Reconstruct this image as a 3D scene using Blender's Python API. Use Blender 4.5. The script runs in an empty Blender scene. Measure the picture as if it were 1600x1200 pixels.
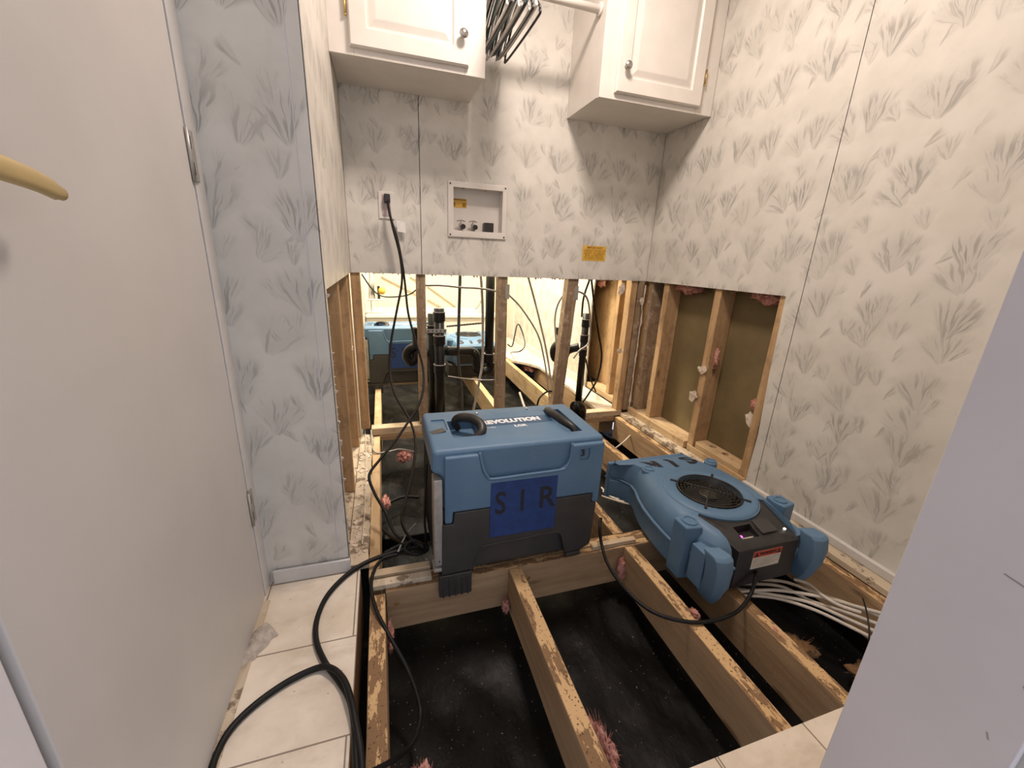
import bpy, bmesh, math, random
from mathutils import Vector, Matrix, noise
random.seed(7)
S = bpy.context.scene
COL = S.collection

# ------------------------------------------------------------------ camera
CAM = Vector((0.0, 0.0, 0.895))
YAW, PITCH, ROLL, FPX = math.radians(18.01), math.radians(17.19), math.radians(2.54), 634.7
_f = Vector((math.sin(YAW)*math.cos(PITCH), math.cos(YAW)*math.cos(PITCH), -math.sin(PITCH)))
_r = Vector((math.cos(YAW), -math.sin(YAW), 0))
_u = _r.cross(_f)
RT = math.cos(ROLL)*_r + math.sin(ROLL)*_u
UP = -math.sin(ROLL)*_r + math.cos(ROLL)*_u
cd = bpy.data.cameras.new('camera'); cam = bpy.data.objects.new('camera', cd); COL.objects.link(cam)
cam.matrix_world = Matrix(((RT.x, UP.x, -_f.x, CAM.x), (RT.y, UP.y, -_f.y, CAM.y), (RT.z, UP.z, -_f.z, CAM.z), (0, 0, 0, 1)))
cd.sensor_width = 36; cd.lens = FPX/1600*36; cd.clip_start = 0.01; cd.clip_end = 50
S.camera = cam
# ------------------------------------------------------------------ world, lights, exposure
S.view_settings.view_transform = 'Standard'; S.view_settings.look = 'None'
S.view_settings.gamma = 1; S.view_settings.use_curve_mapping = False
S.view_settings.exposure = 0.25
w = bpy.data.worlds.new('world'); S.world = w; w.use_nodes = True
w.node_tree.nodes['Background'].inputs[0].default_value = (0.80, 0.84, 1.0, 1)
w.node_tree.nodes['Background'].inputs[1].default_value = 1.0
def area(name, loc, size, energy, col, rot=(0, 0, 0)):
    l = bpy.data.lights.new(name, 'AREA'); l.energy = energy; l.color = col; l.size = size
    o = bpy.data.objects.new(name, l); o.location = loc; o.rotation_euler = rot; COL.objects.link(o); return o
area('room_ceiling_lamp', (0.55, 1.15, 2.27), 0.26, 22.5, (1.0, 0.835, 0.745))
area('bathroom_ceiling_lamp', (0.55, 3.15, 2.27), 0.5, 95, (1.0, 0.90, 0.74))

# ------------------------------------------------------------------ helpers
def at(px, py, ax, v):
    """pixel -> point on a world plane (axis letter, value)"""
    d = RT*((px-800)/FPX) - UP*((py-600)/FPX) + _f
    i = 'xyz'.index(ax); return CAM + d*((v-CAM[i])/d[i])
def path(l): return [at(*p) for p in l]

def box(bm, x0, x1, y0, y1, z0, z1, mi=0):
    v = [bm.verts.new((x, y, z)) for z in (z0, z1) for y in (y0, y1) for x in (x0, x1)]
    for q in ((0, 2, 3, 1), (4, 5, 7, 6), (0, 1, 5, 4), (2, 6, 7, 3), (0, 4, 6, 2), (1, 3, 7, 5)):
        f = bm.faces.new([v[i] for i in q]); f.material_index = mi
    return v
def obox(bm, m, hx, hy, hz):
    vs = box(bm, -hx, hx, -hy, hy, -hz, hz)
    for v in vs: v.co = m @ v.co
    return vs
def prism(bm, pts, a0, a1, axis='z'):
    """outline (2D) extruded along axis; 2D coords are the other two axes in xyz order"""
    def mk(p, a):
        return {'z': (p[0], p[1], a), 'y': (p[0], a, p[1]), 'x': (a, p[0], p[1])}[axis]
    A = [bm.verts.new(mk(p, a0)) for p in pts]; B = [bm.verts.new(mk(p, a1)) for p in pts]
    n = len(pts)
    bm.faces.new(A); bm.faces.new(B[::-1])
    for i in range(n): bm.faces.new((A[i], B[i], B[(i+1) % n], A[(i+1) % n]))
def smooth_pts(P, sub=6, closed=False):
    P = [Vector(p) for p in P]; n = len(P); out = []
    if n < 3: return P
    rng = n if closed else n-1
    for i in range(rng):
        g = (lambda k: P[k % n]) if closed else (lambda k: P[max(0, min(n-1, k))])
        a, b, c, d = g(i-1), g(i), g(i+1), g(i+2)
        for s in range(sub):
            t = s/sub
            out.append(0.5*((2*b)+(c-a)*t+(2*a-5*b+4*c-d)*t*t+(3*b-a-3*c+d)*t**3))
    if not closed: out.append(P[-1])
    return out
def tube(bm, P, r, n=8, sub=6, closed=False, raw=False):
    P = [Vector(p) for p in P] if raw else smooth_pts(P, sub, closed)
    m = len(P); rr = r if callable(r) else (lambda t: r)
    T = []
    for i in range(m):
        a = P[(i-1) % m] if (closed or i > 0) else P[i]; b = P[(i+1) % m] if (closed or i < m-1) else P[i]
        T.append((b-a).normalized())
    u = T[0].orthogonal().normalized(); rings = []
    for i in range(m):
        u = (u - T[i]*u.dot(T[i])).normalized(); v = T[i].cross(u)
        R = rr(i/max(1, m-1))
        rings.append([bm.verts.new(P[i]+(u*math.cos(2*math.pi*k/n)+v*math.sin(2*math.pi*k/n))*R) for k in range(n)])
    for i in range(m if closed else m-1):
        A, B = rings[i], rings[(i+1) % m]
        for k in range(n): bm.faces.new((A[k], A[(k+1) % n], B[(k+1) % n], B[k]))
    if not closed:
        bm.faces.new(rings[0][::-1]); bm.faces.new(rings[-1])
def lathe(bm, prof, c=(0, 0, 0), axis='z', n=24):
    """profile of (radius, height)"""
    c = Vector(c); rings = []
    def pt(r, h, a):
        x, y = r*math.cos(a), r*math.sin(a)
        return c+Vector({'z': (x, y, h), 'y': (x, h, y), 'x': (h, x, y)}[axis])
    for r, h in prof:
        rings.append([bm.verts.new(pt(max(r, 1e-5), h, 2*math.pi*k/n)) for k in range(n)])
    for A, B in zip(rings, rings[1:]):
        for k in range(n): bm.faces.new((A[k], A[(k+1) % n], B[(k+1) % n], B[k]))
    bm.faces.new(rings[0][::-1]); bm.faces.new(rings[-1])

def obj(name, bm, mats, parent=None, bevel=0, seg=2, smooth=False, keep=True):
    bmesh.ops.recalc_face_normals(bm, faces=bm.faces[:])
    me = bpy.data.meshes.new(name); bm.to_mesh(me); bm.free()
    for m in (mats if isinstance(mats, (list, tuple)) else [mats]): me.materials.append(m)
    o = bpy.data.objects.new(name, me); COL.objects.link(o)
    if smooth:
        for p in me.polygons: p.use_smooth = True
    if bevel:
        b = o.modifiers.new('bevel', 'BEVEL'); b.width = bevel; b.segments = seg; b.limit_method = 'ANGLE'; b.angle_limit = math.radians(35)
        if seg > 1:
            for p in me.polygons: p.use_smooth = True
            wn = o.modifiers.new('wn', 'WEIGHTED_NORMAL'); wn.keep_sharp = False
    if parent is not None:
        o.parent = parent
        if keep: o.matrix_parent_inverse = Matrix.Translation(parent.location).inverted() if parent.rotation_euler.z == 0 and parent.rotation_euler.x == 0 else parent.matrix_basis.inverted()
    return o
def bake(o):
    """apply an object's modifiers into its mesh"""
    dg = bpy.context.evaluated_depsgraph_get(); dg.update()
    me = bpy.data.meshes.new_from_object(o.evaluated_get(dg)); o.modifiers.clear(); o.data = me; return o
def cut(o, fill):
    """carve the shape drawn by fill(bm) out of o"""
    bm = bmesh.new(); fill(bm); c = obj('cutter', bm, o.data.materials[0])
    if o.parent: c.parent = o.parent; c.matrix_parent_inverse = o.matrix_parent_inverse.copy()
    b = o.modifiers.new('cut', 'BOOLEAN'); b.object = c; b.operation = 'DIFFERENCE'; b.solver = 'EXACT'
    bpy.context.view_layer.update(); bake(o); bpy.data.objects.remove(c); return o
def tag(o, label, cat, group=None, kind=None):
    o['label'] = label
    o['category'] = cat
    if group: o['group'] = group
    if kind: o['kind'] = kind
    return o
def struct(o): o['kind'] = 'structure'; return o
def thing(name, label, cat, loc=(0, 0, 0), rz=0, group=None):
    o = bpy.data.objects.new(name, None); COL.objects.link(o); o.empty_display_size = 0.05
    o.location = loc; o.rotation_euler = (0, 0, rz); return tag(o, label, cat, group)
def text(name, s, size, m, mat, parent=None, keep=True, sx=1.0, bold=0.0, label=None):
    c = bpy.data.curves.new('t', 'FONT'); c.body = s; c.size = size; c.align_x = 'CENTER'; c.align_y = 'CENTER'
    c.extrude = 0.0003; c.offset = bold; c.resolution_u = 3
    t = bpy.data.objects.new('t', c); COL.objects.link(t); bpy.context.view_layer.update()
    me = bpy.data.meshes.new_from_object(t.evaluated_get(bpy.context.evaluated_depsgraph_get()))
    bpy.data.objects.remove(t)
    me.transform(m @ Matrix.Diagonal((sx, 1, 1, 1))); me.materials.clear(); me.materials.append(mat)
    o = bpy.data.objects.new(name, me); COL.objects.link(o)
    if parent is not None:
        o.parent = parent
        if keep: o.matrix_parent_inverse = Matrix.Translation(parent.location).inverted()
    if label: o['label'] = label
    return o
def frame(o, x, y):
    """matrix with given origin, x and y directions"""
    x = Vector(x).normalized(); y = Vector(y).normalized(); z = x.cross(y); o = Vector(o)
    return Matrix(((x.x, y.x, z.x, o.x), (x.y, y.y, z.y, o.y), (x.z, y.z, z.z, o.z), (0, 0, 0, 1)))
def copy_tree(o, parent=None):
    c = o.copy(); COL.objects.link(c)
    if parent: c.parent = parent
    for ch in list(o.children): copy_tree(ch, c)
    return c

# ------------------------------------------------------------------ materials
class NT:
    def __init__(s, name):
        s.m = bpy.data.materials.new(name); s.m.use_nodes = True; s.t = s.m.node_tree
        s.b = s.t.nodes['Principled BSDF']
    def n(s, typ, **k):
        nd = s.t.nodes.new(typ)
        for a, v in k.items(): setattr(nd, a, v)
        return nd
    def l(s, a, b): s.t.links.new(a, b)
    def put(s, i, v):
        if hasattr(v, 'links') or isinstance(v, bpy.types.NodeSocket): s.l(v, i)
        else: i.default_value = v
    def math(s, op, a, b=0.0, c=None, clamp=False):
        nd = s.n('ShaderNodeMath', operation=op, use_clamp=clamp); s.put(nd.inputs[0], a); s.put(nd.inputs[1], b)
        if c is not None: s.put(nd.inputs[2], c)
        return nd.outputs[0]
    def ramp(s, v, a, b, lo=0.0, hi=1.0):
        nd = s.n('ShaderNodeMapRange', interpolation_type='SMOOTHSTEP'); s.put(nd.inputs[0], v)
        nd.inputs[1].default_value = a; nd.inputs[2].default_value = b; nd.inputs[3].default_value = lo; nd.inputs[4].default_value = hi
        return nd.outputs[0]
    def mix(s, f, a, b):
        nd = s.n('ShaderNodeMix', data_type='RGBA'); s.put(nd.inputs[0], f); s.put(nd.inputs[6], a); s.put(nd.inputs[7], b); return nd.outputs[2]
    def noise(s, vec, scale, detail=3, rough=0.5, dim='3D'):
        nd = s.n('ShaderNodeTexNoise', noise_dimensions=dim); s.put(nd.inputs['Vector'], vec)
        nd.inputs['Scale'].default_value = scale; nd.inputs['Detail'].default_value = detail; nd.inputs['Roughness'].default_value = rough
        return nd.outputs[0]
    def pos(s): return s.n('ShaderNodeNewGeometry').outputs['Position']
    def objc(s): return s.n('ShaderNodeTexCoord').outputs['Object']
    def scale(s, v, xyz, off=(0, 0, 0)):
        nd = s.n('ShaderNodeMapping'); s.put(nd.inputs[0], v); nd.inputs[3].default_value = xyz; nd.inputs[1].default_value = off; return nd.outputs[0]
    def bump(s, h, st=0.3, d=0.01):
        nd = s.n('ShaderNodeBump'); nd.inputs['Strength'].default_value = st; nd.inputs['Distance'].default_value = d
        s.put(nd.inputs['Height'], h); s.l(nd.outputs[0], s.b.inputs['Normal'])
    def fin(s, col, rough=0.5, metal=0.0, spec=0.5):
        s.put(s.b.inputs['Base Color'], col); s.put(s.b.inputs['Roughness'], rough); s.put(s.b.inputs['Metallic'], metal)
        s.b.inputs['Specular IOR Level'].default_value = spec; return s.m
def C(r, g, b): return (r, g, b, 1)
def plain(name, col, rough=0.5, metal=0.0, var=0.12, vs=30, spec=0.5):
    t = NT(name); nz = t.noise(t.objc(), vs, 4, 0.6)
    f = t.ramp(nz, 0.3, 0.7)
    a = C(*[min(1, c*(1-var)) for c in col]); b = C(*[min(1, c*(1+var)) for c in col])
    return t.fin(t.mix(f, a, b), rough, metal, spec)
def emis(name, col, st):
    t = NT(name); t.fin(C(0, 0, 0)); t.b.inputs['Emission Color'].default_value = C(*col); t.b.inputs['Emission Strength'].default_value = st; return t.m

def wood(name, a, b, axis, dirt=0.0, top=False):
    t = NT(name); p = t.pos(); rnd = t.n('ShaderNodeObjectInfo').outputs['Random']
    off = t.n('ShaderNodeCombineXYZ'); t.l(t.math('MULTIPLY', rnd, 9.0), off.inputs[0]); t.l(t.math('MULTIPLY', rnd, 5.0), off.inputs[1]); t.l(t.math('MULTIPLY', rnd, 3.0), off.inputs[2])
    ad = t.n('ShaderNodeVectorMath', operation='ADD'); t.l(p, ad.inputs[0]); t.l(off.outputs[0], ad.inputs[1]); p2 = ad.outputs[0]
    sc = {'x': (3, 45, 45), 'y': (45, 3, 45), 'z': (45, 45, 3)}[axis]
    g = t.noise(t.scale(p2, sc), 1.0, 4, 0.65); g2 = t.noise(p2, 5, 2)
    col = t.mix(t.ramp(g, 0.3, 0.72), C(*a), C(*b))
    col = t.mix(t.math('MULTIPLY', t.ramp(g2, 0.35, 0.7), 0.35), col, C(*[c*0.72 for c in a]))
    # knots
    vo = t.n('ShaderNodeTexVoronoi'); t.l(t.scale(p2, {'x': (3, 9, 9), 'y': (9, 3, 9), 'z': (9, 9, 3)}[axis]), vo.inputs['Vector']); vo.inputs['Scale'].default_value = 1.0
    kn = t.ramp(vo.outputs['Distance'], 0.05, 0.13, 1, 0); col = t.mix(t.math('MULTIPLY', kn, 0.7), col, C(0.09, 0.04, 0.015))
    h = g
    if top:
        nz = t.n('ShaderNodeSeparateXYZ'); t.l(t.n('ShaderNodeNewGeometry').outputs['True Normal'], nz.inputs[0])
        up = t.ramp(nz.outputs[2], 0.6, 0.9)
        q = t.noise(t.scale(p2, {'x': (14, 55, 55), 'y': (55, 14, 55), 'z': (30, 30, 30)}[axis]), 1.0, 5, 0.7)
        q2 = t.noise(p2, 9, 2, 0.5)
        q = t.math('ADD', t.math('MULTIPLY', q, 0.65), t.math('MULTIPLY', q2, 0.35))
        f1 = t.ramp(q, 0.49, 0.51); stain = t.mix(f1, C(0.235, 0.14, 0.07), C(0.60, 0.40, 0.20))
        stain = t.mix(t.ramp(t.noise(p2, 160, 2), 0.62, 0.68), stain, C(0.10, 0.055, 0.03))
        col = t.mix(up, col, stain); h = t.math('ADD', h, t.math('MULTIPLY', f1, 0.8))
    if dirt:
        d = t.ramp(t.noise(p2, 14, 5, 0.7), 0.52, 0.6); col = t.mix(t.math('MULTIPLY', d, dirt), col, C(0.13, 0.085, 0.055))
        d2 = t.ramp(t.noise(p2, 26, 4, 0.7), 0.57, 0.63); col = t.mix(t.math('MULTIPLY', d2, dirt), col, C(0.55, 0.47, 0.36))
    t.bump(h, 0.35, 0.003)
    return t.fin(col, 0.75, 0, 0.25)

def wallpaper(name, axis):
    t = NT(name); p = t.pos(); sp = t.n('ShaderNodeSeparateXYZ'); t.l(p, sp.inputs[0])
    cb = t.n('ShaderNodeCombineXYZ'); t.l(sp.outputs[0 if axis == 'x' else 1], cb.inputs[0]); t.l(sp.outputs[2], cb.inputs[1]); uv = cb.outputs[0]
    # gentle warp so that strokes bend
    wn = t.n('ShaderNodeTexNoise'); t.l(uv, wn.inputs['Vector']); wn.inputs['Scale'].default_value = 22; wn.inputs['Detail'].default_value = 1
    ws = t.n('ShaderNodeVectorMath', operation='MULTIPLY_ADD'); t.l(wn.outputs['Color'], ws.inputs[0]); ws.inputs[1].default_value = (0.014, 0.014, 0); t.l(uv, ws.inputs[2]); uvw = ws.outputs[0]
    def tuft(cell, off, ang, spread, r0, r1, freq, thr, tiltr=0.9, rand=0.55):
        s = 1.0/cell
        m = t.scale(uvw, (s, s*0.9, 1), off)
        vo = t.n('ShaderNodeTexVoronoi', voronoi_dimensions='2D'); t.l(m, vo.inputs['Vector']); vo.inputs['Scale'].default_value = 1; vo.inputs['Randomness'].default_value = rand
        d = t.n('ShaderNodeVectorMath', operation='SUBTRACT'); t.l(m, d.inputs[0]); t.l(vo.outputs['Position'], d.inputs[1])
        cs = t.n('ShaderNodeSeparateColor'); t.l(vo.outputs['Color'], cs.inputs[0])
        ro = t.n('ShaderNodeVectorRotate', rotation_type='Z_AXIS'); t.l(d.outputs[0], ro.inputs['Vector'])
        t.l(t.math('ADD', t.math('MULTIPLY', cs.outputs[0], tiltr), ang-tiltr/2), ro.inputs['Angle'])
        x = t.n('ShaderNodeSeparateXYZ'); t.l(ro.outputs[0], x.inputs[0])
        yy = t.math('ADD', x.outputs[1], 0.28); xx = x.outputs[0]
        th = t.math('ARCTAN2', xx, yy)
        r = t.math('SQRT', t.math('ADD', t.math('MULTIPLY', xx, xx), t.math('MULTIPLY', yy, yy)))
        v = t.n('ShaderNodeCombineXYZ'); t.l(t.math('MULTIPLY', th, freq), v.inputs[0]); t.l(t.math('MULTIPLY', r, 2.3), v.inputs[1]); t.l(t.math('MULTIPLY', cs.outputs[1], 40.0), v.inputs[2])
        nz = t.noise(v.outputs[0], 1.0, 2, 0.55)
        k = t.ramp(nz, thr, thr+0.15)
        wedge = t.ramp(t.math('ABSOLUTE', th), spread*0.55, spread, 1, 0)
        rad = t.math('MULTIPLY', t.ramp(r, r0*0.4, r0), t.ramp(r, r1*0.6, r1, 1, 0))
        soft = t.math('MULTIPLY', t.math('MULTIPLY', wedge, rad), 0.30)
        return t.math('MAXIMUM', soft, t.math('MULTIPLY', t.math('MULTIPLY', k, wedge), rad))
    a = tuft(0.172, (0, 0, 0), 0.05, 0.80, 0.08, 0.72, 8.0, 0.46, 0.5, 0.15)
    b = tuft(0.190, (3.37, 1.72, 0), 0.45, 0.9, 0.07, 0.60, 6.0, 0.48, 0.6, 0.25)
    c = tuft(0.125, (7.1, 5.2, 0), -0.6, 0.30, 0.10, 0.52, 6.0, 0.44, 0.5, 0.5)
    d_ = tuft(0.142, (1.37, 9.4, 0), 0.25, 0.7, 0.08, 0.50, 6.0, 0.46, 0.8, 0.35)
    b = t.math('MAXIMUM', b, t.math('MULTIPLY', d_, 0.9))
    ink = t.math('MAXIMUM', t.math('MAXIMUM', a, t.math('MULTIPLY', b, 0.75)), t.math('MULTIPLY', c, 0.75))
    big = t.noise(uv, 6, 3, 0.6)
    ink = t.math('MULTIPLY', ink, t.ramp(big, 0.3, 0.6, 0.55, 1.0))
    soft = t.math('MULTIPLY', t.ramp(t.noise(uv, 14, 4, 0.65), 0.5, 0.72), 0.16)
    base = t.mix(t.ramp(big, 0.35, 0.65), C(0.63, 0.605, 0.54), C(0.69, 0.665, 0.60))
    base = t.mix(soft, base, C(0.42, 0.41, 0.38))
    col = t.mix(t.math('MULTIPLY', ink, 0.62, clamp=True), base, C(0.17, 0.16, 0.145))
    return t.fin(col, 0.42, 0, 0.4)

M = {}
M['paper_x'] = wallpaper('wallpaper_back', 'x'); M['paper_y'] = wallpaper('wallpaper_side', 'y')
M['white'] = plain('white_paint', (0.70, 0.66, 0.60), 0.35, var=0.04, vs=8)
M['door'] = plain('door_paint', (0.52, 0.495, 0.465), 0.45, var=0.035, vs=4)
M['jamb'] = plain('jamb_paint', (0.64, 0.62, 0.63), 0.5, var=0.04, vs=5)
M['trimwhite'] = plain('trim_white', (0.62, 0.60, 0.57), 0.4, var=0.06, vs=12)
M['wood_y'] = wood('joist_wood', (0.34, 0.215, 0.115), (0.47, 0.32, 0.175), 'y', top=True)
M['wood_x'] = wood('beam_wood', (0.34, 0.225, 0.125), (0.46, 0.32, 0.185), 'x', top=True)
M['stud'] = wood('stud_wood', (0.43, 0.27, 0.135), (0.60, 0.40, 0.21), 'z', dirt=0.25)
M['oldstud'] = wood('weathered_stud', (0.26, 0.18, 0.11), (0.42, 0.31, 0.20), 'z', dirt=0.45)
M['plate'] = wood('plate_wood', (0.50, 0.34, 0.18), (0.66, 0.48, 0.28), 'y', dirt=0.25)
M['plate_x'] = wood('plate_wood_x', (0.52, 0.40, 0.26), (0.70, 0.56, 0.38), 'x', dirt=0.25)
M['sub'] = wood('subfloor', (0.50, 0.41, 0.29), (0.68, 0.58, 0.44), 'y', dirt=0.8)
M['osb'] = plain('cavity_panel', (0.17, 0.125, 0.055), 0.7, var=0.14, vs=5)
M['brownboard'] = plain('brown_board', (0.20, 0.105, 0.04), 0.7, var=0.3, vs=9)
M['pipe'] = plain('abs_black', (0.008, 0.008, 0.008), 0.35, var=0.3, spec=0.3)
M['rubber'] = plain('cord_black', (0.008, 0.008, 0.008), 0.5, var=0.2, spec=0.25)
M['cordbrown'] = plain('cord_sheen', (0.012, 0.009, 0.008), 0.5, var=0.2, spec=0.25)
M['tubegrey'] = plain('grey_tube', (0.34, 0.32, 0.29), 0.4)
M['tubetan'] = plain('tan_tube', (0.42, 0.36, 0.27), 0.45)
M['tubedark'] = plain('dark_tube', (0.05, 0.05, 0.05), 0.4)
M['romex'] = plain('cable_white', (0.62, 0.56, 0.47), 0.45, var=0.1)
M['metal'] = plain('metal', (0.55, 0.54, 0.50), 0.35, 0.9, var=0.1)
M['steel'] = plain('brushed_steel', (0.40, 0.38, 0.34), 0.42, 0.45, var=0.15)
M['nickel'] = plain('nickel', (0.45, 0.43, 0.40), 0.28, 0.9, var=0.05)
M['gold'] = plain('old_brass', (0.50, 0.38, 0.18), 0.42, 0.35, var=0.1, vs=10)
M['brass'] = plain('brass', (0.55, 0.38, 0.13), 0.4, 0.8)
M['blackpl'] = plain('black_plastic', (0.020, 0.018, 0.017), 0.42, var=0.25)
M['dark'] = plain('dark_grille', (0.012, 0.011, 0.010), 0.5, var=0.3)
M['paperwhite'] = plain('paper', (0.75, 0.73, 0.70), 0.5, var=0.05)
M['tag'] = plain('sticker_white', (0.62, 0.58, 0.50), 0.5, var=0.08, vs=60)
M['ink'] = plain('black_ink', (0.012, 0.012, 0.018), 0.6)
M['whiteink'] = plain('white_print', (0.80, 0.82, 0.84), 0.5)
M['red'] = plain('warning_red', (0.50, 0.055, 0.02), 0.5)
M['yellow'] = plain('yellow_label', (0.66, 0.40, 0.055), 0.5, var=0.1, vs=60)
M['yellowink'] = plain('yellow_label_print', (0.30, 0.15, 0.01), 0.6)
M['teal'] = plain('teal_plastic', (0.08, 0.17, 0.18), 0.35)
M['greyhang'] = plain('grey_hanger', (0.34, 0.32, 0.30), 0.3)
M['whitehang'] = plain('white_hanger', (0.80, 0.78, 0.74), 0.25)
M['led'] = emis('pink_led', (1.0, 0.10, 0.75), 3.0)
M['glare'] = emis('white_led', (1.0, 0.95, 0.9), 4.0)
M['tub'] = plain('tub_white', (0.78, 0.74, 0.66), 0.3, var=0.03)
M['cream'] = plain('cream_wall', (0.74, 0.66, 0.50), 0.5, var=0.06, vs=3)
M['putty'] = plain('torn_paper', (0.66, 0.56, 0.45), 0.8, var=0.2, vs=50)
M['ceil'] = plain('ceiling_paint', (0.72, 0.70, 0.66), 0.8, var=0.03)

def _blue():
    t = NT('moulded_blue_plastic'); p = t.objc()
    col = t.mix(t.ramp(t.noise(p, 6, 3), 0.3, 0.7), C(0.088, 0.172, 0.275), C(0.106, 0.195, 0.30))
    dust = t.math('MULTIPLY', t.ramp(t.noise(p, 30, 6, 0.75), 0.55, 0.75), 0.25)
    col = t.mix(dust, col, C(0.24, 0.28, 0.31)); t.bump(t.noise(p, 900, 2), 0.08, 0.0005)
    return t.fin(col, 0.5, 0, 0.45)
M['blue'] = _blue()
M['bluedark'] = plain('blue_band', (0.03, 0.085, 0.17), 0.45, var=0.08)
M['tape'] = plain('blue_painters_tape', (0.012, 0.042, 0.17), 0.6, var=0.18, vs=40)
M['base'] = plain('charcoal_base', (0.040, 0.037, 0.034), 0.55, var=0.2, vs=12)

def _vinyl():
    t = NT('vinyl_tile'); p = t.pos()
    n1 = t.noise(p, 5, 5, 0.62); n2 = t.noise(t.scale(p, (6, 14, 1)), 1.2, 4, 0.6)
    col = t.mix(t.ramp(n1, 0.3, 0.7), C(0.62, 0.535, 0.42), C(0.80, 0.725, 0.61))
    col = t.mix(t.math('MULTIPLY', t.ramp(n2, 0.52, 0.72), 0.4), col, C(0.44, 0.37, 0.28))
    s = t.n('ShaderNodeSeparateXYZ'); t.l(p, s.inputs[0])
    def line(v, at_, period, wdt):
        q = t.math('PINGPONG', t.math('SUBTRACT', v, at_), period/2); return t.ramp(q, wdt*0.5, wdt, 1, 0)
    ly = line(s.outputs[1], 0.833, 0.224, 0.0022)
    lx = t.math('MAXIMUM', line(s.outputs[0], -0.107, 0.224, 0.0022), line(s.outputs[0], 0.571, 3.0, 0.002))
    lx = t.math('MULTIPLY', lx, t.math('SUBTRACT', 1.0, t.math('MULTIPLY', t.math('LESS_THAN', t.math('ABSOLUTE', t.math('SUBTRACT', s.outputs[1], 0.72)), 0.112), t.math('LESS_THAN', s.outputs[0], 0.0))))
    ln = t.math('MAXIMUM', ly, lx)
    sp = t.ramp(t.noise(p, 90, 2), 0.72, 0.76); col = t.mix(t.math('MULTIPLY', sp, 0.6), col, C(0.2, 0.13, 0.08))
    col = t.mix(t.math('MULTIPLY', ln, 0.8), col, C(0.13, 0.09, 0.06))
    t.bump(t.math('ADD', t.math('MULTIPLY', n1, 0.5), t.math('MULTIPLY', ln, -1.0)), 0.2, 0.002)
    return t.fin(col, 0.42, 0, 0.4)
M['vinyl'] = _vinyl()
def _plastic():
    t = NT('black_poly_sheet'); p = t.pos()
    cr = t.noise(t.scale(p, (9, 5, 5)), 1.6, 5, 0.6)
    dust = t.ramp(t.noise(p, 7, 6, 0.7), 0.5, 0.8)
    sp = t.ramp(t.noise(p, 150, 1), 0.74, 0.78)
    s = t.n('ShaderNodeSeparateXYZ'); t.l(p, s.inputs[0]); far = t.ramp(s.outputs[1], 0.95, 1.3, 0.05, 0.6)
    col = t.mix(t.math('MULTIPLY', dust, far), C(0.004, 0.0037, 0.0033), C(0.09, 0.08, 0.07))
    col = t.mix(t.math('MULTIPLY', sp, 0.5), col, C(0.4, 0.36, 0.3))
    t.bump(cr, 0.45, 0.012); return t.fin(col, t.ramp(cr, 0.3, 0.7, 0.42, 0.62), 0, 0.16)
M['poly'] = _plastic()
def _ins():
    t = NT('pink_fibreglass'); p = t.objc()
    n = t.noise(p, 70, 6, 0.7); col = t.mix(t.ramp(n, 0.3, 0.7), C(0.45, 0.16, 0.13), C(0.88, 0.50, 0.42))
    t.bump(n, 1.0, 0.01); return t.fin(col, 0.95, 0, 0.1)
M['pink'] = _ins()

# ================================================================== SETTING
XR, YB, XL, YS, ZO, ZC = 1.45, 2.06, -0.13, 1.07, 0.802, 2.30
GR = 0.0015
# floor: vinyl on subfloor, left strip and the part in front of the hole
bm = bmesh.new()
box(bm, -0.345, -0.100, 0.38, 1.07, -0.020, 0.0); box(bm, -0.345, 1.45, -1.2, 0.38, -0.020, 0.0)
struct(obj('floor', bm, M['vinyl']))
bm = bmesh.new(); box(bm, -0.345, -0.100, 0.38, 1.07, -0.16, -0.0205)
struct(obj('trim_1', bm, M['brownboard']))
# back wall (two wallboards with a groove between them) above the opening
bm = bmesh.new()
BX0, BX1, BZ0, BZ1 = 0.338, 0.582, 1.008, 1.202    # hole for the washer box
box(bm, XL-0.008, 0.190-GR, YB, YB+0.008, ZO, ZC)
box(bm, 0.190+GR, BX0, YB, YB+0.008, ZO, ZC); box(bm, BX1, XR+0.008, YB, YB+0.008, ZO, ZC)
box(bm, BX0, BX1, YB, YB+0.008, ZO, BZ0); box(bm, BX0, BX1, YB, YB+0.008, BZ1, ZC)
wb = struct(obj('wall_back', bm, M['paper_x']))
bm = bmesh.new(); box(bm, 0.18, 0.20, YB+0.0085, YB+0.012, ZO+0.004, ZC)
obj('groove', bm, M['dark'], wb)
# ragged lower edge of the back wallboard
bm = bmesh.new()
for i in range(46):
    x = random.uniform(-0.1, 1.42); s = random.uniform(0.002, 0.007); d = random.uniform(0.003, 0.009)
    prism(bm, [(x-s, ZO), (x+s, ZO), (x+s*0.2, ZO-d)], YB+0.001, YB+0.007, 'y')
obj('torn_edge', bm, M['brownboard'], wb)
for nm, x in (('corner_seam', XR-0.0012), ('corner_seam', XL+0.0002)):
    bm = bmesh.new(); box(bm, x, x+0.0010, YB-0.0012, YB-0.0002, ZO, 1.536); obj(nm, bm, M['brownboard'], wb)
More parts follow.
